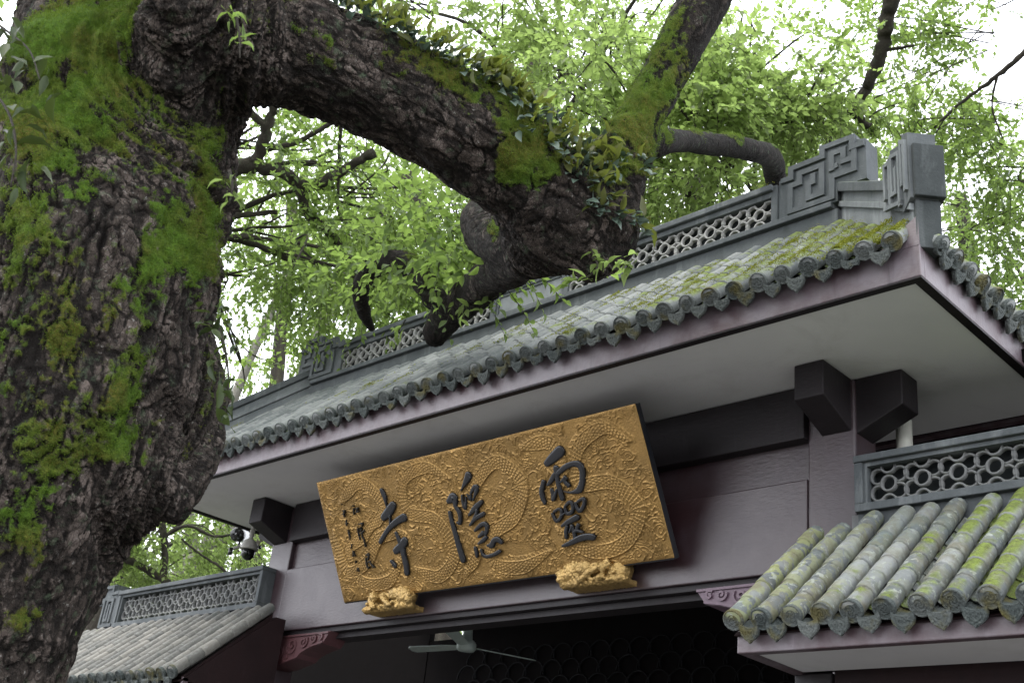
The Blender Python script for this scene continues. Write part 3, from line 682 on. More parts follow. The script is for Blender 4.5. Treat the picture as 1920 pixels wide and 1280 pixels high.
# ================================================================== PORCH BEHIND THE GATE
porch = thing('porch', 'dark timber porch seen through the opening under the gilded plaque', 'porch', (-6, 8.5, 0))
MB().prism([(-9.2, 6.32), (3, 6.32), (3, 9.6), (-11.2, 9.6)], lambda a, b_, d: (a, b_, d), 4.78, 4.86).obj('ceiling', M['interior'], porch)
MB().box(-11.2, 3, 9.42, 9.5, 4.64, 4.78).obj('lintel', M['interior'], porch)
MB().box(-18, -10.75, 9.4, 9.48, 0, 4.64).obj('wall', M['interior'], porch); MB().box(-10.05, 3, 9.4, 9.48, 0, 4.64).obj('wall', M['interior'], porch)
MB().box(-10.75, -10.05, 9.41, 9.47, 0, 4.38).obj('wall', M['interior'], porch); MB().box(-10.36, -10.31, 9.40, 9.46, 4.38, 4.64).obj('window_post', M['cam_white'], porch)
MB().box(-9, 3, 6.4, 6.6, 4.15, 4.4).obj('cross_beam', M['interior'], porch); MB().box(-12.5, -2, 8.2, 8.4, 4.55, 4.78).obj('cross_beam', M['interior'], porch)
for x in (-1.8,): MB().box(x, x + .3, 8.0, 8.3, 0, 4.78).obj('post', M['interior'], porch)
b = MB()
for j in range(12):
    for i in range(44):
        x = -10.0 + i * .26 + (j % 2) * .13; z = 2.2 + j * .17
        b.ribbon([(x + .15 * math.cos(a), z + .15 * math.sin(a)) for a in np.linspace(0, PI, 9)], .008, lambda p, q, d: (p, d, q), 9.37, 9.39)
tag(b.obj('scale_lattice', M['interior_line'], porch), None, None, None, 'stuff')
# ceiling fan
fan = thing('ceiling_fan', 'three bladed grey ceiling fan hanging in the dark under the gate', 'fan', (-8.05, 7.5, 3.74))
def lathe(prof, c, seg=20, ax='z'):
    b = MB(); vs = [(c[0] + math.cos(2 * PI * i / seg) * r, c[1] + math.sin(2 * PI * i / seg) * r, c[2] + z) for r, z in prof for i in range(seg)]
    fs = [(j * seg + i, j * seg + (i + 1) % seg, (j + 1) * seg + (i + 1) % seg, (j + 1) * seg + i) for j in range(len(prof) - 1) for i in range(seg)] + [tuple(range(seg)), tuple(range((len(prof) - 1) * seg, len(prof) * seg))]
    return b.add(vs, fs)
lathe([(.02, -.05), (.075, -.045), (.092, -.02), (.092, .02), (.075, .045), (.05, .06), (.04, .17), (.03, .20)], (-8.05, 7.5, 3.74)).obj('motor_housing', M['fan'], fan, True)
lathe([(.014, .2), (.014, 1.03)], (-8.05, 7.5, 3.74), 10).obj('rod', M['fan'], fan, True)
for k, a in enumerate((-176, -58, 66)):
    a = rad(a + 2); b = MB(); ca, sa = math.cos(a), math.sin(a)
    fn = lambda r, w, d: (-8.05 + ca * r - sa * w, 7.5 + sa * r + ca * w, 3.735 + d + w * .22)
    b.prism([(.10, -.03), (.18, -.05), (.66, -.06), (.70, -.03), (.70, .03), (.66, .055), (.18, .045), (.10, .03)], fn, -.004, .004); b.obj('blade', M['fan'], fan)
pipe = MB().tube([(-3.165, 6.42, 3.9), (-3.165, 6.42, 4.60)], [.05, .05], 16)
tag(pipe.obj('drain_pipe', M['pvc'], None, True), 'short white plastic drain pipe behind the right parapet under the bracket', 'pipe')

# ================================================================== PLAQUE
PO = Vector((-7.815, 5.85, 3.713)); PV = Vector((0, -.49, .88)).normalized(); PU = Vector((1, 0, 0)); PN = PU.cross(PV); PW, PH = 3.345, 1.007
def pf(u, v, d): return PO + PU * u + PV * v + PN * d
plaque = thing('plaque', 'large tilted gold temple plaque with three black characters over a dragon relief', 'plaque', PO + PU * PW / 2)
b = MB(); b.prism([(0.0, -.012), (PW + .0, -.012), (PW + .0, PH + .0), (0.0, PH + .0)], pf, -.075, -.014); b.obj('backing_board', M['lacquer'], plaque, bev=.006)
# embossed face: dragons, clouds and flames as a height field
NU, NV = 820, 248
uu, vv = np.meshgrid(np.linspace(0, PW, NU), np.linspace(0, PH, NV)); G = np.stack([uu.ravel(), vv.ravel()], 1); H = np.zeros(len(G))
r2 = np.random.default_rng(21)
G3 = np.concatenate([G, np.full((len(G), 1), 3.3)], 1)
w1 = fbm(G3 * 5.5, 3); w2 = fbm(G3 * 5.5 + 40, 3)
Q = G + .035 * np.stack([w1, w2], 1)
iso = fbm(np.concatenate([G * 7.0 + .55 * np.stack([w2, w1], 1), np.full((len(G), 1), 9.1)], 1), 2)
fr = abs(((iso * 3.2) % 1) - .5); flatz = sstep(.25, .45, perlin(np.concatenate([G * 2.6, np.full((len(G), 1), 5.5)], 1)))
H += (1 - flatz) * .0065 * sstep(.36, .47, fr) + (1 - flatz) * .0025
taken = np.zeros(len(G))
for c in range(64):   # cloud curls
    cu, cv, cr = r2.uniform(.05, PW - .05), r2.uniform(.04, PH - .04), r2.uniform(.035, .070)
    dx, dy = Q[:, 0] - cu, Q[:, 1] - cv; rr = np.hypot(dx, dy) / cr; th = np.arctan2(dy, dx) / (2 * PI)
    sp_ = abs(((rr * 2.3 + (th if c % 2 else -th)) % 1) - .5); lobe = 1 + .12 * np.cos(6 * 2 * PI * th); inn = rr < lobe
    hh = .006 * sstep(.36, .46, sp_) + .003 + .0055 * sstep(.10, .0, abs(rr - lobe * .93)); H = np.where(inn, hh, H); taken = np.where(inn, 1, taken)
dr = [[(.25, .80), (.55, .92), (.75, .70), (.50, .52), (.20, .40), (.30, .15), (.62, .12), (.85, .30)],
      [(.95, .18), (1.20, .10), (1.42, .26), (1.30, .52), (1.02, .62), (1.05, .86), (1.32, .92), (1.55, .80)],
      [(1.62, .50), (1.80, .72), (2.05, .84), (2.24, .66), (2.10, .44), (1.85, .34), (1.78, .14), (2.05, .08), (2.35, .16)],
      [(2.45, .30), (2.70, .12), (3.00, .14), (3.18, .34), (3.02, .54), (2.74, .58), (2.80, .80), (3.05, .90), (3.24, .78)],
      [(.08, .58), (.14, .25), (.42, .30), (.62, .46), (.90, .46), (.98, .34)], [(1.48, .08), (1.66, .24), (1.60, .38)], [(2.30, .90), (2.58, .88), (2.62, .64), (2.46, .52)]]
for L in dr:
    S = spline([(a, b_, 0) for a, b_ in L], 22)[:, :2]; al = np.concatenate([[0], np.cumsum(np.linalg.norm(np.diff(S, axis=0), axis=1))]); tot = al[-1]
    lo, hi = S.min(0) - .12, S.max(0) + .12; ix = np.where(((G > lo) & (G < hi)).all(1))[0]; q = G[ix]
    bd = np.full(len(ix), 9.); bs = np.zeros(len(ix)); sg = np.zeros(len(ix))
    for i in range(len(S) - 1):
        a, e = S[i], S[i + 1] - S[i]; t = np.clip(((q - a) @ e) / (e @ e), 0, 1); pr = q - (a + t[:, None] * e); d = np.hypot(pr[:, 0], pr[:, 1]); m_ = d < bd
        bd = np.where(m_, d, bd); bs = np.where(m_, al[i] + t * (al[i + 1] - al[i]), bs); sg = np.where(m_, np.sign(e[0] * pr[:, 1] - e[1] * pr[:, 0]), sg)
    rb = .050 * np.clip(np.minimum(bs / .25 + .35, (tot - bs) / .4 + .25), .25, 1); inn = bd < rb; x = bd / rb; w = bd * sg
    kx = bs / .026; row_ = np.floor(kx); cy = w / .022 + .5 * (row_ % 2); fx = (kx - row_); fy = cy - np.round(cy)
    edge = np.clip(np.hypot((1 - fx) * 1.0, fy * 1.6), 0, 1.2); sc_ = .006 * (1 - edge)
    hh = .004 + .005 * np.sqrt(np.clip(1 - x * x, 0, 1)) + sc_ + .005 * sstep(.16, .0, abs(x - .93))
    H[ix] = np.where(inn, hh, H[ix])
    fl = (bd < rb + .055) & ~inn; wave = abs(((bs / .042 + (bd - rb) * 16) % 1) - .5)   # mane flames along the back
    H[ix] = np.where(fl & (sg > 0) & (bd < rb + .03), .002 + .0045 * sstep(.32, .46, wave) * sstep(.03, .012, bd - rb), H[ix])
edge = np.minimum(np.minimum(G[:, 0], PW - G[:, 0]), np.minimum(G[:, 1], PH - G[:, 1])); H *= 1.15 * sstep(.0, .02, edge)
H += .0008 * r2.normal(size=len(G)) * (edge > .004)
Vp = np.array(PO) + G[:, :1] * np.array(PU) + G[:, 1:] * np.array(PV) + (H - .010)[:, None] * np.array(PN)
ii = (np.arange(NV - 1)[:, None] * NU + np.arange(NU - 1)[None]).ravel(); Fp = np.stack([ii, ii + 1, ii + NU + 1, ii + NU], 1)
# skirt closes the thin gold sheet against the board
rim = np.concatenate([np.arange(NU), np.arange(1, NV) * NU + NU - 1, (NV - 1) * NU + np.arange(NU - 2, -1, -1), np.arange(NV - 2, 0, -1) * NU]); nb = len(Vp)
Vp = np.concatenate([Vp, Vp[rim] - np.array(PN) * .010]); kk = np.arange(len(rim)); k2 = (kk + 1) % len(rim)
Fp = np.concatenate([Fp, np.stack([rim[kk], nb + kk, nb + k2, rim[k2]], 1)])
link('gold_face', npmesh('gold_face', Vp, Fp, M['gold'], None, True), plaque)
GL = {'ling':[[(2.515,0.757,0.0258),(2.575,0.783,0.0351),(2.651,0.815,0.0414)],[(2.443,0.636,0.0171),(2.406,0.579,0.0193),(2.401,0.531,0.0193),(2.409,0.494,0.0131)],[(2.585,0.707,0.0256),(2.574,0.649,0.0182),(2.57,0.578,0.0189),(2.573,0.503,0.0189)],[(2.557,0.67,0.0176),(2.514,0.634,0.0177),(2.477,0.611,0.0089)],[(2.594,0.675,0.0175),(2.666,0.705,0.02),(2.739,0.716,0.0198),(2.79,0.7,0.0249),(2.801,0.654,0.0223),(2.78,0.587,0.023),(2.743,0.54,0.025),(2.694,0.53,0.0133),(2.642,0.534,0.006),(2.608,0.548,0.0027)],[(2.597,0.612,0.0067),(2.648,0.637,0.016),(2.634,0.61,0.0147),(2.657,0.581,0.016)],[(2.502,0.573,0.0136),(2.503,0.54,0.0163),(2.492,0.506,0.0136)],[(2.547,0.567,0.0081),(2.501,0.511,0.0136)],[(2.457,0.412,0.0096),(2.465,0.375,0.0123),(2.48,0.357,0.0123),(2.521,0.376,0.0122),(2.542,0.415,0.0122),(2.525,0.437,0.0108),(2.477,0.424,0.0095)],[(2.528,0.387,0.0081),(2.566,0.401,0.0054)],[(2.58,0.44,0.0094),(2.586,0.397,0.0121),(2.628,0.399,0.0134),(2.652,0.435,0.0133),(2.64,0.47,0.012),(2.601,0.456,0.0094),(2.582,0.442,0.0081)],[(2.681,0.455,0.0093),(2.687,0.413,0.0133),(2.707,0.399,0.0145),(2.75,0.433,0.0132),(2.761,0.472,0.0131),(2.728,0.47,0.0106),(2.685,0.454,0.008)],[(2.518,0.32,0.0095),(2.578,0.339,0.0181),(2.662,0.359,0.0219)],[(2.559,0.309,0.0121),(2.538,0.273,0.0149),(2.531,0.239,0.0122)],[(2.603,0.309,0.0121),(2.608,0.264,0.0134),(2.603,0.212,0.0161)],[(2.66,0.307,0.0146),(2.636,0.278,0.012),(2.608,0.264,0.0094)],[(2.641,0.272,0.0113),(2.682,0.256,0.008)],[(2.606,0.306,0.01),(2.571,0.269,0.0061)],[(2.486,0.185,0.0102),(2.555,0.197,0.0175),(2.646,0.217,0.0226),(2.708,0.221,0.0238),(2.759,0.212,0.0242)]],'yin':[[(1.641,0.694,0.0027),(1.693,0.738,0.017),(1.742,0.782,0.0311),(1.75,0.792,0.0311)],[(1.49,0.64,0.0209),(1.542,0.656,0.0415),(1.554,0.631,0.0276),(1.548,0.591,0.0173),(1.571,0.547,0.0193),(1.567,0.501,0.0172),(1.55,0.464,0.0145),(1.525,0.475,0.0055)],[(1.474,0.555,0.016),(1.472,0.502,0.0181),(1.478,0.397,0.0216),(1.483,0.291,0.0243),(1.492,0.197,0.0257)],[(1.643,0.659,0.0096),(1.634,0.614,0.0123),(1.642,0.566,0.0157),(1.665,0.603,0.0102),(1.678,0.642,0.0054)],[(1.701,0.656,0.0088),(1.721,0.618,0.0122),(1.736,0.662,0.0101),(1.785,0.701,0.0175),(1.811,0.694,0.0188),(1.787,0.66,0.0148),(1.741,0.607,0.0034)],[(1.668,0.511,0.0095),(1.743,0.552,0.0216),(1.818,0.586,0.0174)],[(1.756,0.533,0.0135),(1.745,0.512,0.0121),(1.711,0.482,0.0129)],[(1.656,0.438,0.0095),(1.717,0.475,0.0156),(1.813,0.5,0.0167)],[(1.693,0.393,0.0109),(1.755,0.422,0.0155),(1.804,0.427,0.0181),(1.815,0.394,0.0174),(1.787,0.352,0.0114)],[(1.716,0.344,0.0108),(1.764,0.366,0.0168)],[(1.696,0.295,0.0081),(1.75,0.314,0.0161),(1.783,0.33,0.0141)],[(1.653,0.268,0.0136),(1.652,0.225,0.0157),(1.649,0.206,0.0109)],[(1.708,0.248,0.0095),(1.712,0.213,0.0128),(1.749,0.194,0.0128),(1.831,0.202,0.0146),(1.882,0.216,0.0146)],[(1.787,0.271,0.0107),(1.821,0.268,0.0227),(1.855,0.298,0.0199),(1.895,0.302,0.0211),(1.922,0.279,0.0165)]],'si':[[(0.786,0.828,0.0177),(0.803,0.775,0.0199),(0.802,0.709,0.0074),(0.807,0.684,0.0066)],[(0.739,0.619,0.0311),(0.81,0.654,0.0396),(0.873,0.693,0.035)],[(0.817,0.623,0.0088),(0.795,0.56,0.0088)],[(0.637,0.436,0.0194),(0.74,0.508,0.0207),(0.827,0.55,0.0249),(0.907,0.575,0.0297),(0.968,0.586,0.0346)],[(0.842,0.48,0.0139),(0.855,0.428,0.0197),(0.869,0.367,0.0291),(0.864,0.29,0.024),(0.865,0.231,0.0255),(0.855,0.167,0.0269)],[(0.79,0.346,0.0294),(0.862,0.373,0.0349),(0.919,0.409,0.0326)],[(0.714,0.271,0.0156),(0.741,0.232,0.0192)]],'sig':[[(0.412,0.758,0.0051),(0.413,0.756,0.0051)],[(0.412,0.736,0.0038),(0.4,0.692,0.0051)],[(0.442,0.732,0.0032),(0.463,0.732,0.0051),(0.435,0.702,0.0045),(0.464,0.706,0.0057)],[(0.436,0.605,0.0051),(0.472,0.608,0.0057),(0.464,0.586,0.0038)],[(0.408,0.573,0.0038),(0.4,0.528,0.0051),(0.403,0.482,0.0038)],[(0.446,0.578,0.0032),(0.433,0.544,0.0038),(0.452,0.562,0.0032)],[(0.419,0.526,0.0045),(0.477,0.546,0.0057)],[(0.45,0.537,0.0038),(0.44,0.497,0.0051),(0.452,0.476,0.0038),(0.449,0.42,0.0038)],[(0.431,0.353,0.0064),(0.461,0.36,0.0076),(0.455,0.333,0.0064),(0.437,0.314,0.0051)],[(0.42,0.329,0.0045),(0.413,0.281,0.0058),(0.42,0.248,0.0057),(0.436,0.259,0.0038)],[(0.437,0.294,0.0051),(0.463,0.301,0.0051),(0.462,0.286,0.0051),(0.487,0.248,0.0063)]],'date':[[(0.28,0.792,0.0033),(0.279,0.789,0.0033)],[(0.271,0.735,0.0039),(0.295,0.735,0.0052),(0.275,0.714,0.0052),(0.274,0.688,0.0052)],[(0.261,0.711,0.0033),(0.292,0.716,0.0039)],[(0.287,0.656,0.0039),(0.276,0.616,0.0052)],[(0.269,0.631,0.0033),(0.294,0.633,0.0032)],[(0.281,0.574,0.0039),(0.282,0.543,0.0052),(0.282,0.499,0.0032)],[(0.277,0.548,0.0033),(0.297,0.551,0.0032)],[(0.285,0.46,0.0039),(0.278,0.44,0.0039),(0.264,0.429,0.0033)],[(0.283,0.403,0.0052),(0.269,0.359,0.0026)],[(0.285,0.398,0.0039),(0.288,0.362,0.0032)],[(0.285,0.321,0.0032),(0.28,0.306,0.0032)],[(0.272,0.24,0.0032),(0.296,0.263,0.0045),(0.298,0.235,0.0032)]]}
def brush(strokes, name, mat, d1, parent):
    b = MB()
    for si, s in enumerate(strokes):
        S = spline(s, 5) if len(s) > 2 else spline([s[0], tuple((np.array(s[0]) + np.array(s[1])) / 2), s[1]], 4)
        ctr = S[:, :2]; r = np.maximum(S[:, 2], .0015); T = np.gradient(ctr, axis=0); T /= np.linalg.norm(T, axis=1)[:, None] + 1e-9; Nn = np.stack([-T[:, 1], T[:, 0]], 1)
        Lf = list(ctr + Nn * r[:, None]); Rt = list((ctr - Nn * r[:, None])[::-1])
        a1 = math.atan2(*(Nn[-1][::-1])); end = [ctr[-1] + r[-1] * np.array([math.cos(a1 - PI * k / 7), math.sin(a1 - PI * k / 7)]) for k in range(1, 7)]
        a0 = math.atan2(*(-Nn[0][::-1])); st = [ctr[0] + r[0] * np.array([math.cos(a0 - PI * k / 7), math.sin(a0 - PI * k / 7)]) for k in range(1, 7)]
        # the stroke as a strip with rounded shoulders
        n = len(ctr); vs = []; prof = [(1.0, -.006), (1.0, d1 * .55), (.86, d1 * .9), (.55, d1), (-.55, d1), (-.86, d1 * .9), (-1.0, d1 * .55), (-1.0, -.006)]
        lift = si * .0006
        sec = []
        for i in range(n): sec.append([(ctr[i] + Nn[i] * r[i] * k, d + lift) for k, d in prof])
        for e, i0, sgn in ((0, 0, -1), (1, n - 1, 1)):
            for q in (.45, .8, .97):
                w = math.sqrt(max(0, 1 - q * q)); s_ = [(ctr[i0] + T[i0] * sgn * r[i0] * q + Nn[i0] * r[i0] * k * w, d * (1 if q < .9 else .6) + lift) for k, d in prof]
                if sgn > 0: sec.append(s_)
                else: sec.insert(0, s_)
        m = len(prof); V = [pf(p[0], p[1], d) for s_ in sec for p, d in s_]
        F = [(i * m + k, i * m + k + 1, (i + 1) * m + k + 1, (i + 1) * m + k) for i in range(len(sec) - 1) for k in range(m - 1)] + [tuple(range(m)), tuple(range((len(sec) - 1) * m, len(sec) * m))]
        b.add(V, F)
    return b.obj(name, mat, parent, True)
for k in ('ling', 'yin', 'si'): brush(GL[k], 'character', M['lacquer'], .013, plaque)
for a_, z_ in ((0, 3), (3, 8), (8, 11)): brush(GL['sig'][a_:z_], 'small_character', M['ink'], .016, plaque)
for a_, z_ in ((0, 3), (3, 5), (5, 7), (7, 8), (8, 10), (10, 12)): brush(GL['date'][a_:z_], 'small_character', M['ink'], .014, plaque)

# gilded guardian lions carrying the plaque
def remesh_obj(mesh, vox, smooth_it=2):
    o = bpy.data.objects.new('tmp', mesh); C.objects.link(o)
    m = o.modifiers.new('r', 'REMESH'); m.mode = 'VOXEL'; m.voxel_size = vox; m.use_smooth_shade = True
    if smooth_it: s_ = o.modifiers.new('s', 'SMOOTH'); s_.iterations = smooth_it; s_.factor = .5
    dg = bpy.context.evaluated_depsgraph_get(); me = bpy.data.meshes.new_from_object(o.evaluated_get(dg)); bpy.data.objects.remove(o); return me
def ball(b, c, r, seg=10):
    vs = []; n = seg; mrows = seg // 2
    for j in range(1, mrows):
        a = PI * j / mrows
        for i in range(n): vs.append((c[0] + r[0] * math.sin(a) * math.cos(2 * PI * i / n), c[1] + r[1] * math.sin(a) * math.sin(2 * PI * i / n), c[2] + r[2] * math.cos(a)))
    fs = [(j * n + i, j * n + (i + 1) % n, (j + 1) * n + (i + 1) % n, (j + 1) * n + i) for j in range(mrows - 2) for i in range(n)]
    vs += [(c[0], c[1], c[2] + r[2]), (c[0], c[1], c[2] - r[2])]; k = len(vs)
    fs += [(i, k - 2, (i + 1) % n) for i in range(n)] + [((mrows - 2) * n + i, (mrows - 2) * n + (i + 1) % n, k - 1) for i in range(n)]
    b.add(vs, fs)
def lion(x0, length, head_left, label):
    """lies along x on a low block fixed to the beam face; local a runs from the head end to the tail end"""
    b = MB(); s = length; y0 = 6.0
    def P(a, y, z): return (x0 + (a if head_left else 1 - a) * s, y0 - y, 3.605 + z)
    def bl(a, y, z, ra, ry, rz): ball(b, P(a, y, z), (ra * s, ry, rz), 12)
    bx = sorted((P(.06, 0, 0)[0], P(.98, 0, 0)[0])); b.box(bx[0], bx[1], y0 - .15, y0 + .01, 3.605, 3.645); [bl(.08 + .11 * k, .13, .025, .07, .05, .032) for k in range(9)]
    bl(.88, .085, .10, .12, .085, .085); bl(.84, .10, .06, .14, .08, .06)               # rump and cushion
    bl(.58, .10, .12, .26, .075, .065); bl(.38, .11, .13, .17, .08, .075)              # body, chest
    bl(.17, .125, .11, .145, .075, .085); bl(.06, .150, .09, .075, .050, .045); bl(.055, .165, .055, .06, .042, .028)   # head, muzzle, jaw
    bl(.07, .19, .115, .022, .014, .014); bl(.02, .185, .095, .028, .02, .02); bl(.14, .185, .135, .03, .018, .018)       # nose, brow
    for k in range(26):   # curled mane
        an = k * 2.4; q = math.sqrt((k + .5) / 26); bl(.245 + .085 * q * math.cos(an), .13 + .055 * (1 - q * .6), .125 + .085 * q * math.sin(an), .026, .018, .0165)
    for k in range(9): bl(.10 + k * .022, .14 + .02 * math.sin(k), .195 + .012 * math.sin(k * 2.1), .028, .02, .018)
    b.tube([P(.62, .15, .12), P(.52, .185, .08), P(.42, .19, .04)], [.035, .028, .022], 8); bl(.40, .19, .03, .05, .026, .022)   # legs and paws
    b.tube([P(.80, .16, .13), P(.70, .19, .09), P(.74, .19, .035)], [.045, .036, .024], 8); bl(.71, .195, .03, .06, .028, .024)
    for j, (z, ph) in enumerate(((.20, 0), (.225, 1.1), (.18, 2.0))):      # tail and ribbons streaming along the back
        b.tube([P(.88 - .1 * j, .10, .15 + .02 * j), P(.72 - .06 * j, .10, z + .02 * math.sin(ph)), P(.55 - .05 * j, .11, z - .005), P(.38, .11 + .01 * j, z - .03)], [.022, .028, .024, .008], 8)
    for k in range(14): bl(.30 + .62 * ((k * .618) % 1), .165 + .008 * (k % 3), .012 + .05 * ((k * .37) % 1), .030, .016, .015)
    me = remesh_obj(b.mesh('x', M['gild']), .0052, 1)
    n = len(me.vertices); co = np.empty(n * 3, np.float32); me.vertices.foreach_get('co', co); co = co.reshape(-1, 3); no = np.empty(n * 3, np.float32); me.vertices.foreach_get('normal', no); no = no.reshape(-1, 3)
    f1, f2, _ = worley(co / .026); co = co + no * (.0035 * fbm(co * 40, 3) - .005 * sstep(.16, 0, f2 - f1))[:, None]; me.vertices.foreach_set('co', co.astype(np.float32).ravel())
    me.polygons.foreach_set('use_smooth', np.ones(len(me.polygons), bool)); me.materials.clear(); me.materials.append(M['gild'])
    o = link('lion_carving', me); return tag(o, label, 'carving', 'gilded lions carrying the plaque')
lion(-5.43, .57, True, 'larger gilded lion carving under the right half of the gold plaque, head to the left')
lion(-7.53, .59, False, 'smaller gilded lion carving under the left corner of the gold plaque')

# ================================================================== CAMERAS AT THE LEFT COLUMN
c0 = (-9.80, 6.10, 4.455); q = .60
def away(p, px, py, d): v = R.T @ np.array([(px - 960) / 2204.3, (py - 640) / 2204.3, 1.0]); return Vector(np.array([0, 0, 1.6]) + v / np.linalg.norm(v) * d)
dome = thing('security_camera', 'white domed security camera with black ball lens beside the left bracket', 'camera', c0)
lathe([(r * q, z_ * q) for r, z_ in [(.03, .36), (.042, .35), (.045, .26), (.032, .22), (.05, .195), (.10, .16), (.138, .09), (.150, .035), (.150, .02), (.13, .015)]], c0, 24).obj('housing', M['cam_white'], dome, True)
b = MB(); ball(b, (c0[0], c0[1], c0[2] - .03 * q), (.112 * q, .112 * q, .125 * q), 20); b.obj('lens_ball', M['cam_black'], dome, True)
b = MB(); b.tube([(c0[0] + .035, c0[1] - .05, c0[2] - .035), (c0[0] + .040, c0[1] - .062, c0[2] - .04)], [.032, .027], 18); b.obj('lens', M['glass'], dome, True)
b = MB(); b.tube([(c0[0], c0[1], c0[2] + .2), (c0[0], c0[1], SOF + .01)], [.016, .016], 12); b.obj('mount', M['cam_white'], dome, True)
a0, a1, a2 = away(0, 462, 1022, 11.95), away(0, 446, 1025, 11.9), away(0, 433, 1029, 11.85)
b = MB(); b.tube([a0, a1, a2], [.018, .016, .013], 10); b.obj('arm', M['cam_white'], dome, True)
b = MB(); b.tube([a2 + Vector((0, 0, .01)), a2 + Vector((0, 0, -.055))], [.022, .022], 12); b.obj('sensor', M['cam_black'], dome, True)
c1 = tuple(away(0, 447, 1002, 12.5))
bul = thing('bullet_camera', 'black bullet camera with infrared lamps hanging left of the white domed camera', 'camera', c1)
ax = (Vector((0, 0, 1.6)) - Vector(c1)).normalized(); ax = (ax + Vector((0, -.35, -.05))).normalized(); sx_ = ax.cross(Vector((0, 0, 1))).normalized(); sz_ = sx_.cross(ax); P1 = Vector(c1)
b = MB(); b.tube([P1 + ax * .06, P1 + ax * .05, P1 - ax * .2], [.066, .072, .070], 22); b.obj('housing', M['cam_black'], bul, True)
for k in range(6):
    a = k * PI / 3; p = P1 + ax * .062 + sx_ * (.044 * math.cos(a)) + sz_ * (.044 * math.sin(a)); b = MB(); b.tube([p, p + ax * .006], [.011, .008], 10); b.obj('lamp', M['stone'], bul, True)
b = MB(); p = P1 + ax * .062; b.tube([p, p + ax * .01], [.021, .018], 14); b.obj('lens', M['glass'], bul, True)
b = MB(); b.tube([P1 - ax * .1, P1 - ax * .12 + Vector((0, 0, -.12)), P1 - ax * .12 + Vector((.25, .1, -.13))], [.022, .022, .018], 8); b.obj('bracket', M['cam_black'], bul, True)

# ================================================================== THE OLD CAMPHOR TREE
tree = thing('camphor_tree', 'huge old mossy tree leaning in front of the gate with a heavy drooping bough', 'tree', (-4.75, 1.7, 0))
SP = []   # (points, radii) of each limb of the old trunk
def W(px, py, Y):
    d = R.T @ np.array([(px - 960) / 2204.3, (py - 640) / 2204.3, 1.0]); return tuple(np.array([0, 0, 1.6]) + d * (Y / d[1]))
def limb(pts, n=8):
    S = spline(pts, n); SP.append((S[:, :3], S[:, 3])); return S
limb([(-5.15, 1.7, -.1, .74), (-5.0, 1.7, .9, .62), (-4.73, 1.7, 2.12, .50), (-4.57, 1.7, 2.76, .485), (-4.38, 1.7, 3.4, .485), (-4.43, 1.7, 4.1, .525), (-4.53, 1.7, 4.6, .53), (-4.74, 1.72, 5.44, .50), (-4.95, 1.75, 6.3, .46), (-5.2, 1.8, 7.4, .36)], 7)
limb([(-4.35, 1.62, 4.60, .36), (-4.0, 1.75, 4.76, .29), (-3.78, 2.0, 4.84, .25), (-3.66, 2.3, 4.85, .245), (-3.54, 2.6, 4.81, .245), (-3.45, 2.95, 4.74, .248), (-3.34, 3.22, 4.62, .258), (-3.22, 3.40, 4.48, .235), (-3.13, 3.46, 4.38, .17), (-3.09, 3.47, 4.31, .10)], 6)
limb([(-3.21, 3.36, 4.44, .20), (-3.13, 3.44, 4.62, .17), (-3.085, 3.47, 4.78, .135), (-3.035, 3.5, 5.0, .118), (-2.97, 3.55, 5.22, .113), (-2.91, 3.6, 5.44, .118), (-2.78, 3.7, 5.89, .132), (-2.6, 3.8, 6.5, .14), (-2.5, 3.8, 7.3, .12)], 6)
def wl(*q): return [W(x, y, Y) + (r,) for x, y, Y, r in q]
limb(wl((290, 540, 2.25, .26), (335, 660, 2.35, .205), (352, 760, 2.35, .185), (340, 860, 2.3, .165), (312, 925, 2.2, .115), (300, 950, 2.2, .05)), 6)
limb([(-4.45, 1.78, 4.25, .28)] + wl((318, 250, 1.80, .22), (338, 130, 1.66, .175), (347, 10, 1.52, .155), (352, -110, 1.45, .150), (355, -260, 1.40, .15)), 6)
limb(wl((1075, 430, 3.45, .20), (1000, 452, 3.85, .17), (945, 452, 4.1, .155), (908, 425, 4.3, .145), (898, 398, 4.36, .10)), 6)
limb(wl((1000, 470, 3.9, .15), (940, 508, 4.5, .135), (885, 552, 4.9, .13), (840, 592, 5.1, .125), (816, 628, 5.22, .09)), 6)
limb(wl((868, 578, 5.0, .10), (818, 560, 4.9, .10), (785, 512, 4.85, .10), (742, 492, 4.8, .10), (702, 500, 4.8, .085), (676, 540, 4.9, .070), (682, 585, 5.1, .055), (698, 618, 5.3, .025)), 6)
limb(wl((1190, 272, 3.55, .09), (1270, 264, 4.3, .068), (1340, 272, 5.0, .070), (1422, 284, 5.8, .080), (1446, 300, 6.2, .082), (1456, 345, 6.6, .075), (1464, 400, 7.0, .07)), 6)
b = MB()
for pts, r in SP: b.tube(pts, r, 20)
for pts, r in SP:   # swellings make the joints and burls less regular
    if r[0] < .15 or (r[0] == .28 and pts[0][2] < 4.3): continue
    for k in range(0, len(pts), 4):
        ball(b, pts[k] + rng.normal(size=3) * r[k] * .13, tuple(r[k] * rng.uniform(.8, 1.0, 3)), 14)
tm_ = remesh_obj(b.mesh('x', M['bark']), .0095, 5)
n = len(tm_.vertices); co = np.empty(n * 3, np.float32); tm_.vertices.foreach_get('co', co); co = co.reshape(-1, 3).astype(float); no = np.empty(n * 3, np.float32); tm_.vertices.foreach_get('normal', no); no = no.reshape(-1, 3).astype(float)
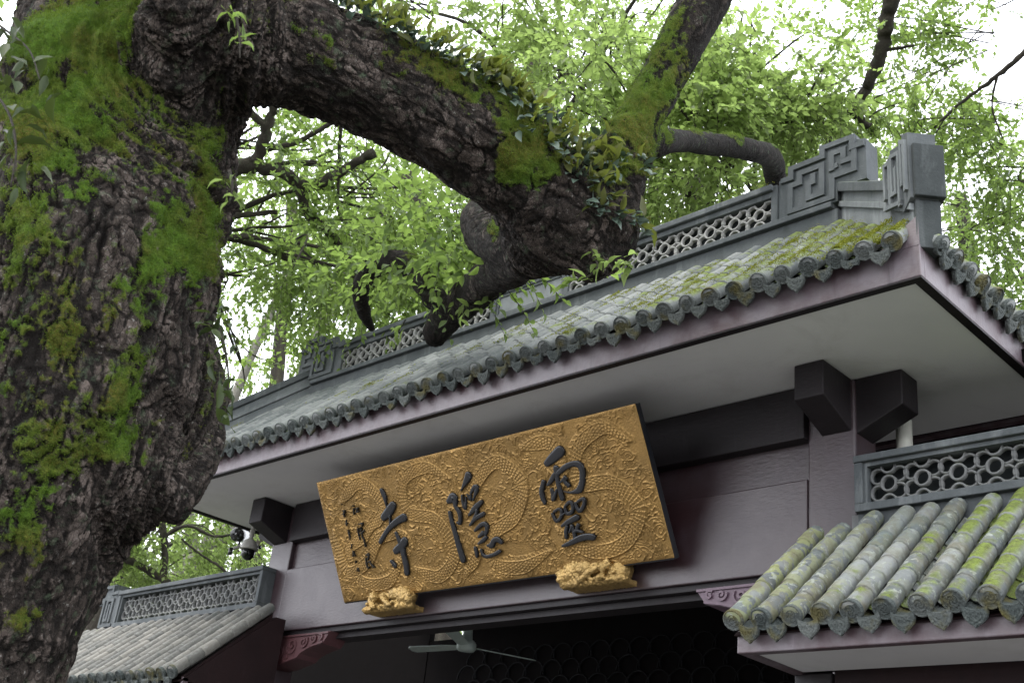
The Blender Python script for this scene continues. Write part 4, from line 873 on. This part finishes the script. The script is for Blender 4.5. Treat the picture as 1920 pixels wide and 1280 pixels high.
# direction of growth per vertex: bark plates are stretched along it
A = np.concatenate([p[:-1] for p, r in SP]); B = np.concatenate([p[1:] for p, r in SP]); T = B - A; T /= np.linalg.norm(T, axis=1)[:, None]; RR = np.concatenate([r[:-1] for p, r in SP]); MID = (A + B) / 2
tan = np.zeros((n, 3)); wsum = np.zeros(n); rloc = np.zeros(n); arc = np.zeros(n); cen = np.zeros((n, 3))
S0 = np.concatenate([k_ * 3.7 + np.concatenate([[0], np.cumsum(np.linalg.norm(np.diff(p, axis=0), axis=1))])[:-1] for k_, (p, r) in enumerate(SP)])
for i in range(len(MID)):
    w = np.exp(-((co - MID[i]) ** 2).sum(1) / (2 * (RR[i] * .7 + .05) ** 2)); tan += w[:, None] * T[i]; wsum += w; rloc += w * RR[i]; arc += w * (S0[i] + (co - A[i]) @ T[i]); cen += w[:, None] * MID[i]
tan /= np.linalg.norm(tan, axis=1)[:, None] + 1e-9
rloc = np.clip(rloc / (wsum + 1e-9) / .24, .12, 1.0) ** 1.2
arc /= wsum + 1e-9; cen /= wsum[:, None] + 1e-9; fa = np.cross(tan, [.35, -.9, .12]); fa /= np.linalg.norm(fa, axis=1)[:, None]; fb = np.cross(tan, fa); pa = ((co - cen) * fa).sum(1); pb = ((co - cen) * fb).sum(1)
def stretch(p, k): return np.stack([pa, pb, arc / k], 1) + (p - co)
wp = .045 * np.stack([fbm(co * 5 + 7, 2), fbm(co * 5 + 27, 2), fbm(co * 5 + 47, 2)], 1)
co2 = co + no * (rloc * (.045 * fbm(stretch(co, 1.8) * 2.2, 3) + .018 * perlin(co * 6)))[:, None]
big = sstep(-.25, .35, fbm(co * 1.7 + 60, 2))
q = stretch(co + wp, 2.6); f1, f2, cid, tl = worley(q / .075, True); k1, k2, kid, tk = worley(q / .038, True)
sel_ = big > .5; ce = np.where(sel_, (f2 - f1) * 1.6, k2 - k1); cid = np.where(sel_, cid, kid); tl = np.where(sel_, tl * .075, tk * .038)
crack = sstep(.03, .15, ce + .07 * fbm(co * 34, 2))
rdg = abs(perlin(stretch(co + wp, 4.0) * 11)); rdg2 = abs(perlin(stretch(co + wp * .5, 3.0) * 24 + 9))
fis = sstep(.01, .16, rdg + .05 * perlin(co * 40)); fis2 = sstep(.0, .18, rdg2)
rough = fbm(co * 38, 3)
deep = sstep(-.2, .35, fbm(stretch(co, 2.5) * 2.3 + 80, 3))
h = (crack - .85) * .009 * (.3 + .7 * deep) + (fis - .85) * .017 * (.25 + .75 * deep) + (fis2 - .8) * .005 + .0030 * rough + (cid - .5) * .007 * crack + .16 * tl * crack
crack2 = fis2; h = h * rloc
# moss: on upper faces, on chosen damp sides of the stem and in the furrows
def blob(c, r): return np.exp(-((co - np.array(c)) ** 2).sum(1) / (2 * r * r))
mn = fbm(stretch(co, 1.5) * 3.1 + 31, 4)
up = sstep(-.05, .75, no[:, 2])
ms = .36 * mn + .05 + .26 * up + .26 * fbm(stretch(co, 1.6) * 9 + 3, 3)
# cushions of moss at their places on the stem and boughs
cq = (co - np.array([0, 0, 1.6])) @ R.T; PZ = cq[:, 2]; PX = 960 + 2204.3 * cq[:, 0] / PZ; PY = 640 + 2204.3 * cq[:, 1] / PZ
ms += .16 * ((co[:, 0] > -3.25) & (co[:, 2] > 4.7))
for c, r, k in (((392, 340), .10, .55), ((395, 420), .12, .62), ((370, 480), .12, .6), ((330, 410), .10, .25), ((300, 485), .06, .55), ((240, 545), .10, .36), ((262, 640), .12, .42), ((230, 780), .13, .46), ((170, 650), .10, .3),
                ((180, 90), .28, .62), ((110, 30), .25, .6), ((80, 200), .20, .4), ((150, 310), .20, .28), ((40, 350), .20, .34), ((30, 560), .20, .38), ((60, 720), .14, .34), ((40, 980), .18, .60), ((10, 1180), .15, .6), ((120, 800), .10, .42), ((205, 860), .08, .36), ((100, 860), .12, .36),
                ((432, 200), .12, .55), ((436, 100), .12, .55), ((412, 265), .10, .4),
                ((960, 255), .13, .60), ((1000, 300), .10, .55), ((940, 320), .09, .30), ((640, 110), .10, .38), ((560, 60), .10, .36), ((760, 110), .10, .32), ((860, 160), .10, .34), ((1070, 330), .11, .36), ((1180, 330), .10, .5), ((912, 430), .13, .5), ((925, 470), .08, .3), ((745, 497), .10, .5), ((790, 515), .08, .3), ((1265, 258), .08, .5), ((1330, 262), .08, .5), ((1400, 270), .08, .45), ((985, 330), .09, .4), ((620, 130), .10, .25), ((690, 170), .10, .25), ((830, 150), .12, .25), ((1215, 230), .13, .6), ((1190, 310), .10, .42), ((1290, 60), .13, .42), ((1250, 140), .11, .42), ((1225, 180), .1, .5)):
    near = np.where(np.hypot(PX - c[0], PY - c[1]) < 14)[0]
    if len(near): ms += .95 * k * blob(co[near[np.argmin(PZ[near])]], r)
ms -= .40 * blob(W(300, 200, 1.2), .20) + .40 * blob(W(230, 420, 1.2), .14) + .40 * blob(W(340, 620, 1.35), .14) + .55 * sstep(.1, -.6, no[:, 2]) + .25 * blob(W(150, 1100, 1.3), .3)
ms = ms - .20 * (1 - crack) - .10 * (1 - fis) + .14 * rough + .20 * fbm(co * 24 + 11, 2); ms = np.clip(ms, 0, 1); mm_ = sstep(.44, .56, ms)
c1, c2, _c = worley(co / .048); cush = np.clip(1 - c1 * c1 * 1.6, 0, 1)
h = h * (1 - .55 * mm_) + mm_ * rloc ** .5 * (.002 + .014 * cush + .008 * fbm(co * 14 + 5, 3) + .005 * perlin(co * 60))
co2 = co2 + no * h[:, None]
tm_.vertices.foreach_set('co', co2.astype(np.float32).ravel())
for a, x in (('plate', (.12 + .88 * rloc) * np.clip(.05 + .60 * crack * (.35 + .65 * fis) * (.7 + .3 * crack2) + .6 * (cid - .5) * crack + .15 * rough, 0, 1)), ('moss', ms)):
    at = tm_.attributes.new(a, 'FLOAT', 'POINT'); at.data.foreach_set('value', x.astype(np.float32))
tm_.polygons.foreach_set('use_smooth', np.ones(len(tm_.polygons), bool)); tm_.materials.clear(); tm_.materials.append(M['bark']); tm_.update()
trunk = link('trunk', tm_, tree)
# moss fibres standing on the mossy bark
pi = np.where((mm_ > .55) & (co[:, 2] > 1.5) & (co[:, 2] < 6.4))[0]; nf = 130000
sel = pi[rng.integers(0, len(pi), nf)]; pp = co2[sel] + rng.normal(size=(nf, 3)) * .006; dd = no[sel] * .7 + rng.normal(size=(nf, 3)) * .55 + np.array([0, 0, .15])
Vm, Fm, lv = leaves(pp, dd, rng.normal(size=(nf, 3)), .0085 * rng.uniform(.5, 1.6, nf), .36, np.clip(-.05 + .75 * cush[sel] + .35 * fbm(pp * 4, 2) + rng.normal(size=nf) * .2, 0, 1))
keep = np.ones(len(Fm), bool).reshape(nf, 4); keep[:, 1] = False; keep[:, 3] = False
tag(link('moss', npmesh('moss', Vm, Fm[keep.ravel()], M['moss'], {'lv': lv}), tree), None, None, None, 'stuff')

def branch_mesh(lines, mat, name, parent, seg=9, moss=.35, nz=.06):
    """crooked side branches: tapering tubes with knotty skin"""
    V = []; F = []; mo = []; pl_ = []
    for pts, r0, r1 in lines:
        S = spline(pts, 6); n_ = len(S); S = S + rng.normal(size=S.shape) * (r0 * .10); rr = np.linspace(r0, r1, n_) * (1 + .10 * rng.normal(size=n_))
        bb = MB().tube(S, rr, seg); v = np.array([tuple(x) for x in bb.v]); o = len(V)
        ctr = np.repeat(S, seg, axis=0); out = v - ctr; ln = np.linalg.norm(out, axis=1); v = v + out * (nz * 2.2 * fbm(v * 9, 3))[:, None]
        V += list(v); F += [tuple(i + o for i in f) for f in bb.f]; mo += list(np.clip(moss + .35 * out[:, 2] / (ln + 1e-6) + .3 * fbm(v * 5, 2), 0, 1)); pl_ += list(np.clip(.22 + .4 * fbm(v * 14, 2), 0, 1))
    me = bpy.data.meshes.new(name); me.from_pydata([tuple(x) for x in V], [], F)
    for a, x in (('plate', pl_), ('moss', mo)):
        at = me.attributes.new(a, 'FLOAT', 'POINT'); at.data.foreach_set('value', np.array(x, np.float32))
    me.polygons.foreach_set('use_smooth', [True] * len(me.polygons)); me.materials.append(mat); return link(name, me, parent)
def foliage(name, parent, blobs, mat, nl=13, ll=.075, length=.42, kind='stuff', gate_=.0, tpl=0, twig=True):
    """blobs: (centre, radii, sprays); leaf sprays spread unevenly through each blob"""
    cs = []; outs = []
    for c, r, m in blobs:
        c = np.array(c); r = np.array(r) if hasattr(r, '__len__') else np.full(3, r); k = 0; got = []
        p = rng.normal(size=(m * 4, 3)); p /= np.linalg.norm(p, axis=1)[:, None]; p *= (rng.uniform(0, 1, (m * 4, 1)) ** .42)
        pos = c + p * r; ok = fbm(pos * 1.15 + 3.7, 3) > gate_ + rng.normal(size=len(pos)) * .12; pos = pos[ok][:m]; cs.append(pos); outs.append(p[ok][:m])
    cs = np.concatenate(cs); outs = np.concatenate(outs)
    P_, D_, N_, L_, lv_, tw = sprays(cs, outs, rng, nl, length, ll)
    V, F, lv2 = leaves(P_, D_, N_, L_, .56, lv_, tpl)
    o = link(name, npmesh(name, V, F, mat, {'lv': lv2}), parent)
    if kind: o['kind'] = kind
    if twig:
        TVv, TF = twig_mesh(tw); me = npmesh('twig', TVv, TF, M['bark_far'], {'plate': np.full(len(TVv), .4), 'moss': np.zeros(len(TVv))}); t = link('twig', me, parent); t['kind'] = 'stuff'
    return o

# branches of the old tree that pass over the roof
foliage('leaves', tree, [(W(800, 420, 4.7), (.50, .5, .36), 62), (W(760, 500, 4.95), (.36, .4, .14), 18), (W(680, 535, 5.2), (.26, .4, .14), 12), (W(860, 465, 4.7), (.36, .4, .22), 28), (W(930, 535, 4.9), (.2, .3, .06), 8), (W(990, 505, 4.6), (.25, .3, .05), 6)], M['leaf'], 11, .095, .34, tpl=1, gate_=-.3)

foliage('crown', tree, [((-5.5, -.5, 9.5), (2.6, 2.4, 1.3), 420), ((-1.5, .5, 10.2), (2.6, 2.4, 1.3), 380), ((-3.0, 3.0, 10.8), (2.4, 1.8, 1.0), 200), ((-8.0, 2.0, 9.5), (2.2, 2.2, 1.3), 300), ((-2.5, -3.5, 9.8), (2.6, 2.4, 1.2), 380), ((2.0, 2.5, 10.5), (2.2, 2.2, 1.2), 260)], M['leaf'], 13, .16, .7, None, twig=False)  # unseen crown above the frame, added to shade the gate front
# plants that grow on the old bark, each leaf a piece of its own
def leaf_me(mat, w, droop, wav):
    V = LEAF2_V.copy(); V[:, 0] *= w; V[:, 2] = V[:, 2] * droop + wav * np.sin(V[:, 1] * 9) * .03
    V = np.concatenate([V, [(-.02, -.35, -.03), (.02, -.35, -.03)]]); F = list(map(tuple, LEAF2_F)) + [(11, 12, 0)]
    me = bpy.data.meshes.new('leaf'); me.from_pydata([tuple(v) for v in V], [], F); at = me.attributes.new('lv', 'FLOAT', 'POINT'); at.data.foreach_set('value', np.full(len(V), rng.uniform(0, 1), np.float32))
    me.polygons.foreach_set('use_smooth', [True] * len(me.polygons)); me.materials.append(mat); return me
FERN = [leaf_me(M['fern'], w, d, q) for w, d, q in ((.36, .8, 1), (.30, 1.2, 0), (.42, .5, 2), (.33, 1.6, 1))]; BLUE = [leaf_me(M['fern_blue'], w, d, q) for w, d, q in ((.46, 1.0, 2), (.38, 1.5, 1), (.5, .7, 0))]
FRESH = [leaf_me(M['leaf_y'], w, d, 0) for w, d in ((.42, 1.0), (.36, 1.5), (.46, .6))]; DARK = [leaf_me(M['leaf_d'], w, d, 1) for w, d in ((.36, 1.0), (.30, 1.8), (.4, .7))]
def leafy(parent, meshes, pos, dirs, ups, size):
    for p, d, u in zip(pos, dirs, ups):
        d = Vector(d).normalized(); s = d.cross(Vector(u)).normalized(); n_ = s.cross(d); m = Matrix((s, d, n_)).transposed().to_4x4()
        o = bpy.data.objects.new('leaf', meshes[rng.integers(0, len(meshes))]); C.objects.link(o); o.parent = parent
        if parent.type == 'EMPTY': o.matrix_parent_inverse = Matrix.Translation(-Vector(parent.location))
        k = size * rng.uniform(.65, 1.25); o.matrix_basis = Matrix.Translation(Vector(p)) @ m @ Matrix.Diagonal((k, k, k, 1))
BO = np.array([p for p in SP[1][0]]); bow = np.where((co[:, 0] > -3.9) & (co[:, 1] > 1.85) & (co[:, 2] > 4.3) & (np.min(np.linalg.norm(co[:, None, :] - BO[None, ::3], axis=2) if n < 1 else np.stack([np.linalg.norm(co - q_, axis=1) for q_ in BO[::2]]), axis=0) < .42))[0]
SPOT = [('the bough beside the old trunk', W(500, 20, 1.95), .75), ('the upper edge of the bough, second from the trunk', W(600, 5, 2.1), .65), ('the bough, third from the trunk', W(690, 55, 2.3), .6), ('the bough where it starts to droop', W(770, 90, 2.5), .55), ('the bough below a gap of sky', W(850, 130, 2.7), .5),
        ('the middle of the drooping bough', W(905, 165, 2.9), .5), ('the bough above its bright moss patch', W(965, 190, 3.0), .5), ('the bough just past its bright moss patch', W(1020, 235, 3.1), .5), ('the lower bough, third from the fork', W(1065, 285, 3.2), .5), ('the lower bough, second from the fork', W(1105, 335, 3.3), .6), ('the elbow of the bough', W(1150, 365, 3.4), .6), ('the fork under the upright limb', W(1160, 410, 3.4), .7)]
for where, c, blue in SPOT:
    view = np.array([0, 0, 1.6]) - co[bow]; view /= np.linalg.norm(view, axis=1)[:, None]; vis = ((no[bow] * view).sum(1) > -.05) & (no[bow][:, 2] > -.05 + .25 * np.clip(fbm(co[bow] * 6, 2), -1, 1))
    dist = np.linalg.norm(co[bow] - np.array(c), axis=1) + np.where(vis, 0, 5); cand = bow[dist < max(.27, np.partition(dist, 60)[60])]
    t = thing('fern_clump', 'clump of small glossy ferns on ' + where, 'fern', tuple(co2[cand].mean(0)), 'ferns growing along the mossy bough')
    m = 58; s = cand[rng.integers(0, len(cand), m)]; pos = co2[s] + no[s] * .015
    kb = rng.uniform(0, 1, m) < blue
    d1 = no[s] * .6 + np.array([.1, -.15, .25]) + rng.normal(size=(m, 3)) * .75; d2 = no[s] * .8 + np.array([.1, -.25, -.45]) + rng.normal(size=(m, 3)) * .35
    leafy(t, FERN, (pos + no[s] * .03)[~kb], d1[~kb], rng.normal(size=(m, 3))[~kb] + np.array([0, -.8, .5]), .088)
    leafy(t, BLUE, pos[kb], d2[kb], rng.normal(size=(m, 3))[kb] * .3 + np.array([.2, -.7, .7]), .074)
def shoot(name, label, cat, line, mats, m, size, spread, group=None, rad_=.006, barkm='bark_far'):
    S = spline([np.array(p) for p in line], 6); t = thing(name, label, cat, tuple(S[0]), group)
    st = MB().tube(S, np.linspace(rad_, rad_ * .4, len(S)), 6).mesh('stem', M[barkm], True); 
    for a in ('plate', 'moss'): st.attributes.new(a, 'FLOAT', 'POINT')
    link('stem', st, t)
    idx = rng.integers(1, len(S), m); tg = np.gradient(S, axis=0)[idx]; tg /= np.linalg.norm(tg, axis=1)[:, None]
    d = tg * .5 + rng.normal(size=(m, 3)) * .6 + np.array([0, -.1, -.15]); leafy(t, mats, S[idx] + rng.normal(size=(m, 3)) * spread, d, rng.normal(size=(m, 3)) * .35 + np.array([0, -.3, 1]), size); return t
shoot('leafy_shoot', 'fresh green leafy shoot hanging under the elbow of the bough', 'shoot', [W(1110, 470, 3.40), W(1120, 500, 3.32), W(1100, 520, 3.28), W(1075, 525, 3.25)], FRESH, 16, .075, .012)
shoot('leafy_shoot', 'fresh green leafy shoot right of the bough elbow against the pierced ridge', 'shoot', [W(1130, 480, 3.40), W(1150, 505, 3.32), W(1170, 495, 3.28), W(1185, 505, 3.25)], FRESH, 17, .075, .012)
shoot('leafy_shoot', 'small green shoot hanging before the ridge centre panel', 'shoot', [W(900, 545, 4.9), W(880, 560, 4.8), W(868, 590, 4.75), W(880, 605, 4.7)], FRESH, 11, .10, .02)
shoot('leafy_shoot', 'small green shoot hanging before the left pierced ridge panel', 'shoot', [W(760, 600, 5.0), W(745, 625, 4.95), W(740, 645, 4.9)], FRESH, 12, .10, .02)
shoot('dry_fern', 'drooping withered fern on the burl right of the old trunk', 'fern', [W(400, 590, 2.0), W(418, 640, 1.95), W(428, 700, 1.93), W(425, 770, 1.92)], DARK, 34, .085, .03)
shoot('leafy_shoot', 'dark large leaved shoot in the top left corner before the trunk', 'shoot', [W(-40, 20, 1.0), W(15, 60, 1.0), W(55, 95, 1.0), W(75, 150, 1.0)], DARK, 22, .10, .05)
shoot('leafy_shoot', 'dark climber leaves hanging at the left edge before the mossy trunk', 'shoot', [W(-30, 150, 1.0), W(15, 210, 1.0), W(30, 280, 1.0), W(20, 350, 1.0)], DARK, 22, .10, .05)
shoot('fern_clump', 'bright strap leaved fern on the upper right edge of the trunk', 'fern', [W(440, 20, 1.55), W(448, 60, 1.55), W(450, 110, 1.55)], [leaf_me(M['leaf'], .16, 1.5, 0)], 12, .075, .015)
shoot('fern_clump', 'small green fern tuft on the right edge of the trunk', 'fern', [W(430, 320, 1.5), W(436, 350, 1.5), W(430, 380, 1.5)], [leaf_me(M['leaf_y'], .2, 1.5, 0)], 7, .07, .01)

# ================================================================== TREES BEHIND AND BESIDE THE GATE
def Wd(px, py, d):
    v = R.T @ np.array([(px - 960) / 2204.3, (py - 640) / 2204.3, 1.0]); v /= np.linalg.norm(v); return np.array([0, 0, 1.6]) + v * d
def bg_tree(label, base, top, r0, blobs, leafm, ll=.08, length=.42, extra=(), name='leafy_tree', gate_=.0, barkm='bark_far', sub=4, lr=None):
    base = np.array(base, float); top = np.array(top, float); t = thing(name, label, 'tree', tuple(base), 'trees behind and beside the gate')
    mid = (base * .5 + top * .5) + rng.normal(size=3) * .25
    branch_mesh([([tuple(base - [0, 0, .1]), tuple(mid), tuple(top)], r0, r0 * .55)], M[barkm], 'trunk', t, 12, .2)
    lines = []
    for c, r, m in blobs:
        c = np.array(c); a = mid + (top - mid) * rng.uniform(.1, .9); q = (a + c) / 2 + np.array([0, 0, .15 * np.linalg.norm(c - a)]) + rng.normal(size=3) * .2
        if lr != 0: lines.append(([tuple(a), tuple(q), tuple(c)], lr or r0 * .17, .012))
        for k in range(sub):
            e = c + rng.normal(size=3) * np.array(r) * .5; lines.append(([tuple(q * .4 + c * .6 + rng.normal(size=3) * .05), tuple((c + e) / 2 + rng.normal(size=3) * .12), tuple(e)], (.013 if lr is None else .007), .005))
    branch_mesh(lines, M[barkm], 'limbs', t, 6, .1)
    t.children[-1]['kind'] = 'stuff'
    for ln, a, e in extra: branch_mesh([(ln, a, e)], M['bark_far'], 'limb', t, 9, .15)
    foliage('crown', t, blobs, M[leafm], 13, ll, length, None, gate_); return t
def B(px, py, d, r, m): return (tuple(Wd(px, py, d)), (r, r, r * .75), m)
bg_tree('tree left of the gate with bare crooked limbs showing under the bough', (-10.4, 3.9, 0), tuple(Wd(300, 250, 12)), .28,
        [B(500, 250, 12, 1.0, 110), B(640, 300, 12.5, .9, 110), B(570, 420, 12, 1.0, 160), B(470, 520, 12, .9, 150), B(660, 470, 11, .8, 140), B(450, 680, 13, .7, 70), B(760, 350, 12, .7, 70)], 'leaf', .085,
        extra=[([tuple(Wd(x, y, 11.5)) for x, y in L], a, e) for L, a, e in (
            ([(380, 330), (440, 315), (480, 300), (500, 240), (512, 195)], .075, .045), ([(390, 360), (450, 315), (520, 320), (580, 350), (650, 315), (700, 285)], .07, .05), ([(562, 345), (575, 395), (610, 430), (650, 480), (668, 530)], .055, .035), ([(380, 420), (440, 405), (520, 398)], .05, .02),
            ([(370, 430), (430, 445), (490, 462), (560, 495)], .04, .025), ([(500, 280), (560, 265), (640, 220)], .03, .02), ([(640, 225), (634, 350), (640, 410), (700, 450), (735, 480)], .018, .012), ([(500, 240), (460, 200), (440, 150)], .04, .03))], gate_=.03)
bg_tree('bright leafed tree behind the ridge under the drooping bough', (-8.6, 13.5, 0), tuple(Wd(760, 330, 15)), .26,
        [B(800, 400, 13, 1.0, 190), B(700, 520, 13, .9, 170), B(880, 480, 12.5, .8, 150), B(610, 560, 13.5, .9, 130), B(950, 420, 13, .9, 120), B(820, 570, 13, .7, 110), B(1000, 480, 13, .7, 90)], 'leaf', .095, gate_=-.05)
bg_tree('tree with dense fresh leaves right of the upright limb', (-5.2, 13.5, 0), tuple(Wd(1290, 330, 13)), .25,
        [B(1130, 180, 11, .75, 130), B(1280, 190, 11, .7, 170), B(1390, 170, 11.5, .75, 190), B(1330, 330, 11, .75, 190), B(1230, 380, 11.5, .7, 140), B(1480, 210, 11.5, .6, 120), B(1560, 200, 12, .5, 90), B(1420, 90, 12, .6, 50)], 'leaf_y', .10, gate_=-.12)
bg_tree('tree above the bough with back lit leaves against white sky', (-9.6, 14.0, 0), tuple(Wd(1000, 60, 17)), .27,
        [B(900, 40, 14, 1.2, 120), B(1040, 60, 14, 1.1, 150), B(1150, 20, 14, 1.0, 120), B(1080, 150, 13, .9, 140), B(740, 10, 14, 1.0, 60), B(1230, -60, 14, 1.0, 60), B(960, -120, 14, 1.4, 100)], 'leaf_y', .105, gate_=.04)
bg_tree('thin crowned tree with a dark crooked limb above the right roof end', (3.4, 11.2, 0), tuple(Wd(2060, -200, 14)), .2,
        [B(1680, 60, 12.5, .65, 80), B(1720, 150, 12.5, .6, 90), B(1620, 190, 12.5, .5, 60), B(1850, 20, 13, .5, 16), B(1740, -100, 13, 1.0, 60)], 'leaf', .085,
        extra=[([tuple(Wd(x, y, 12)) for x, y in L], a, e) for L, a, e in (([(1720, -120), (1680, -20), (1664, 35), (1655, 90), (1632, 150), (1606, 200)], .085, .05), ([(1592, 205), (1610, 220), (1628, 238)], .05, .035), ([(1655, 95), (1690, 90), (1715, 85)], .02, .01))], gate_=.08, lr=0, sub=3)
bg_tree('tree at the right edge with a thin bare twig crossing the sky', (3.6, 9.2, 0), tuple(Wd(2150, 250, 13)), .2,
        [B(1840, 280, 12, .6, 90), B(1900, 360, 12, .6, 90), B(1800, 420, 12.5, .45, 40), B(1890, 500, 12, .55, 60), B(1900, 590, 12, .45, 60), B(1760, 230, 12, .4, 40), B(1910, 200, 12.5, .45, 30), B(1860, 640, 12, .3, 20)], 'leaf', .08,
        extra=[([tuple(Wd(x, y, 11.5)) for x, y in L], a, e) for L, a, e in (([(1990, 40), (1925, 95), (1880, 135), (1840, 165), (1800, 195), (1750, 240)], .03, .010), ([(1870, 140), (1860, 200), (1880, 260)], .012, .006), ([(1795, 200), (1770, 225), (1755, 250)], .010, .005))], gate_=.03, lr=0, sub=3)
bg_tree('tree seen under the left eave with mossy slanting branches', (-15.5, 7.2, 0), tuple(Wd(310, 900, 18)), .20,
        [B(330, 960, 15, .75, 150), B(250, 1010, 15, .7, 130), B(430, 990, 15.5, .6, 70), B(300, 1070, 16, .6, 90), B(400, 1080, 16, .7, 50), B(480, 1060, 16, .5, 50), B(200, 1090, 15, .5, 60)], 'leaf_y', .085,
        extra=[([tuple(Wd(x, y, 14.5)) for x, y in L], a, e) for L, a, e in (([(190, 1010), (235, 1045), (270, 1065), (318, 1092)], .05, .04), ([(302, 960), (308, 1030), (307, 1095)], .045, .04), ([(300, 1010), (350, 985), (400, 1005), (445, 1000)], .025, .016), ([(440, 1090), (410, 1060), (385, 1045), (340, 1010)], .02, .01))], gate_=-.05)
# slender pale stems farther up the slope
for lab, L, a in (('pale smooth tree stem slanting behind the security camera', [(320, 1130), (365, 1060), (410, 1010), (470, 930)], .17), ('pale straight stem seen under the left eave', [(352, 1130), (362, 1020), (372, 900)], .10)):
    P_ = [tuple(Wd(x, y, 21)) for x, y in L]; g0 = (P_[0][0] - .8, P_[0][1], 0); t = thing('pale_tree', lab, 'tree', g0); branch_mesh([([g0] + P_ + [tuple(np.array(P_[-1]) + [1, .5, 5])], a * 1.3, a * .7)], M['bark_pale'], 'trunk', t, 12, .05)
    foliage('crown', t, [(tuple(np.array(P_[-1]) + rng.normal(size=3) * 1.0 + [1, .5, 5]), (1.6, 1.6, 1.2), 90)], M['leaf_y'], 13, .10, .5, None)
# trees farther back that close most of the gaps
FAR = [(520, 300, 24, 2.2, 170), (660, 420, 25, 2.2, 240), (560, 560, 24, 1.7, 150), (800, 480, 24, 2.0, 220), (950, 350, 24, 2.2, 240), (1100, 130, 25, 2.3, 230), (1250, 300, 23, 2.2, 260), (1420, 260, 22, 1.9, 230), (1600, 290, 21, 1.3, 150), (1740, 300, 21, 1.4, 120), (1870, 430, 20, 1.5, 130), (1900, 620, 20, 1.3, 130), (930, 60, 25, 2.2, 150), (310, 1000, 24, 2.0, 260), (430, 1030, 24, 1.5, 200), (200, 1080, 24, 1.4, 140), (1200, 30, 26, 2.0, 130), (420, 800, 25, 1.8, 120), (860, 1180, 26, .9, 90)]
far_names = ['far left above the roof', 'behind the crooked bare limbs', 'above the left ridge scroll', 'behind the ridge lattice', 'behind the bough elbow', 'between bough and upright limb', 'behind the brown side branch', 'above the right ridge panel', 'above the right ridge scroll', 'above the corner block', 'at the right edge', 'low at the right edge', 'over the top of the bough', 'under the left eave', 'behind the security camera', 'above the left wing ridge', 'behind the upright limb', 'behind the burl', 'in the small gap under the gate']
for (px, py, d, r, m), nm_ in zip(FAR, far_names):
    c = Wd(px, py, d); bs = [(tuple(c + rng.normal(size=3) * r * .25), (r, r, r * .8), m)]
    bg_tree('hazy far tree crown ' + nm_, (c[0] + .6, c[1] + .8, 0), tuple(c + np.array([.3, .4, -.4 * r])), .2, bs, 'leaf_y', .13, .6, name='far_tree', gate_=.0, sub=3)
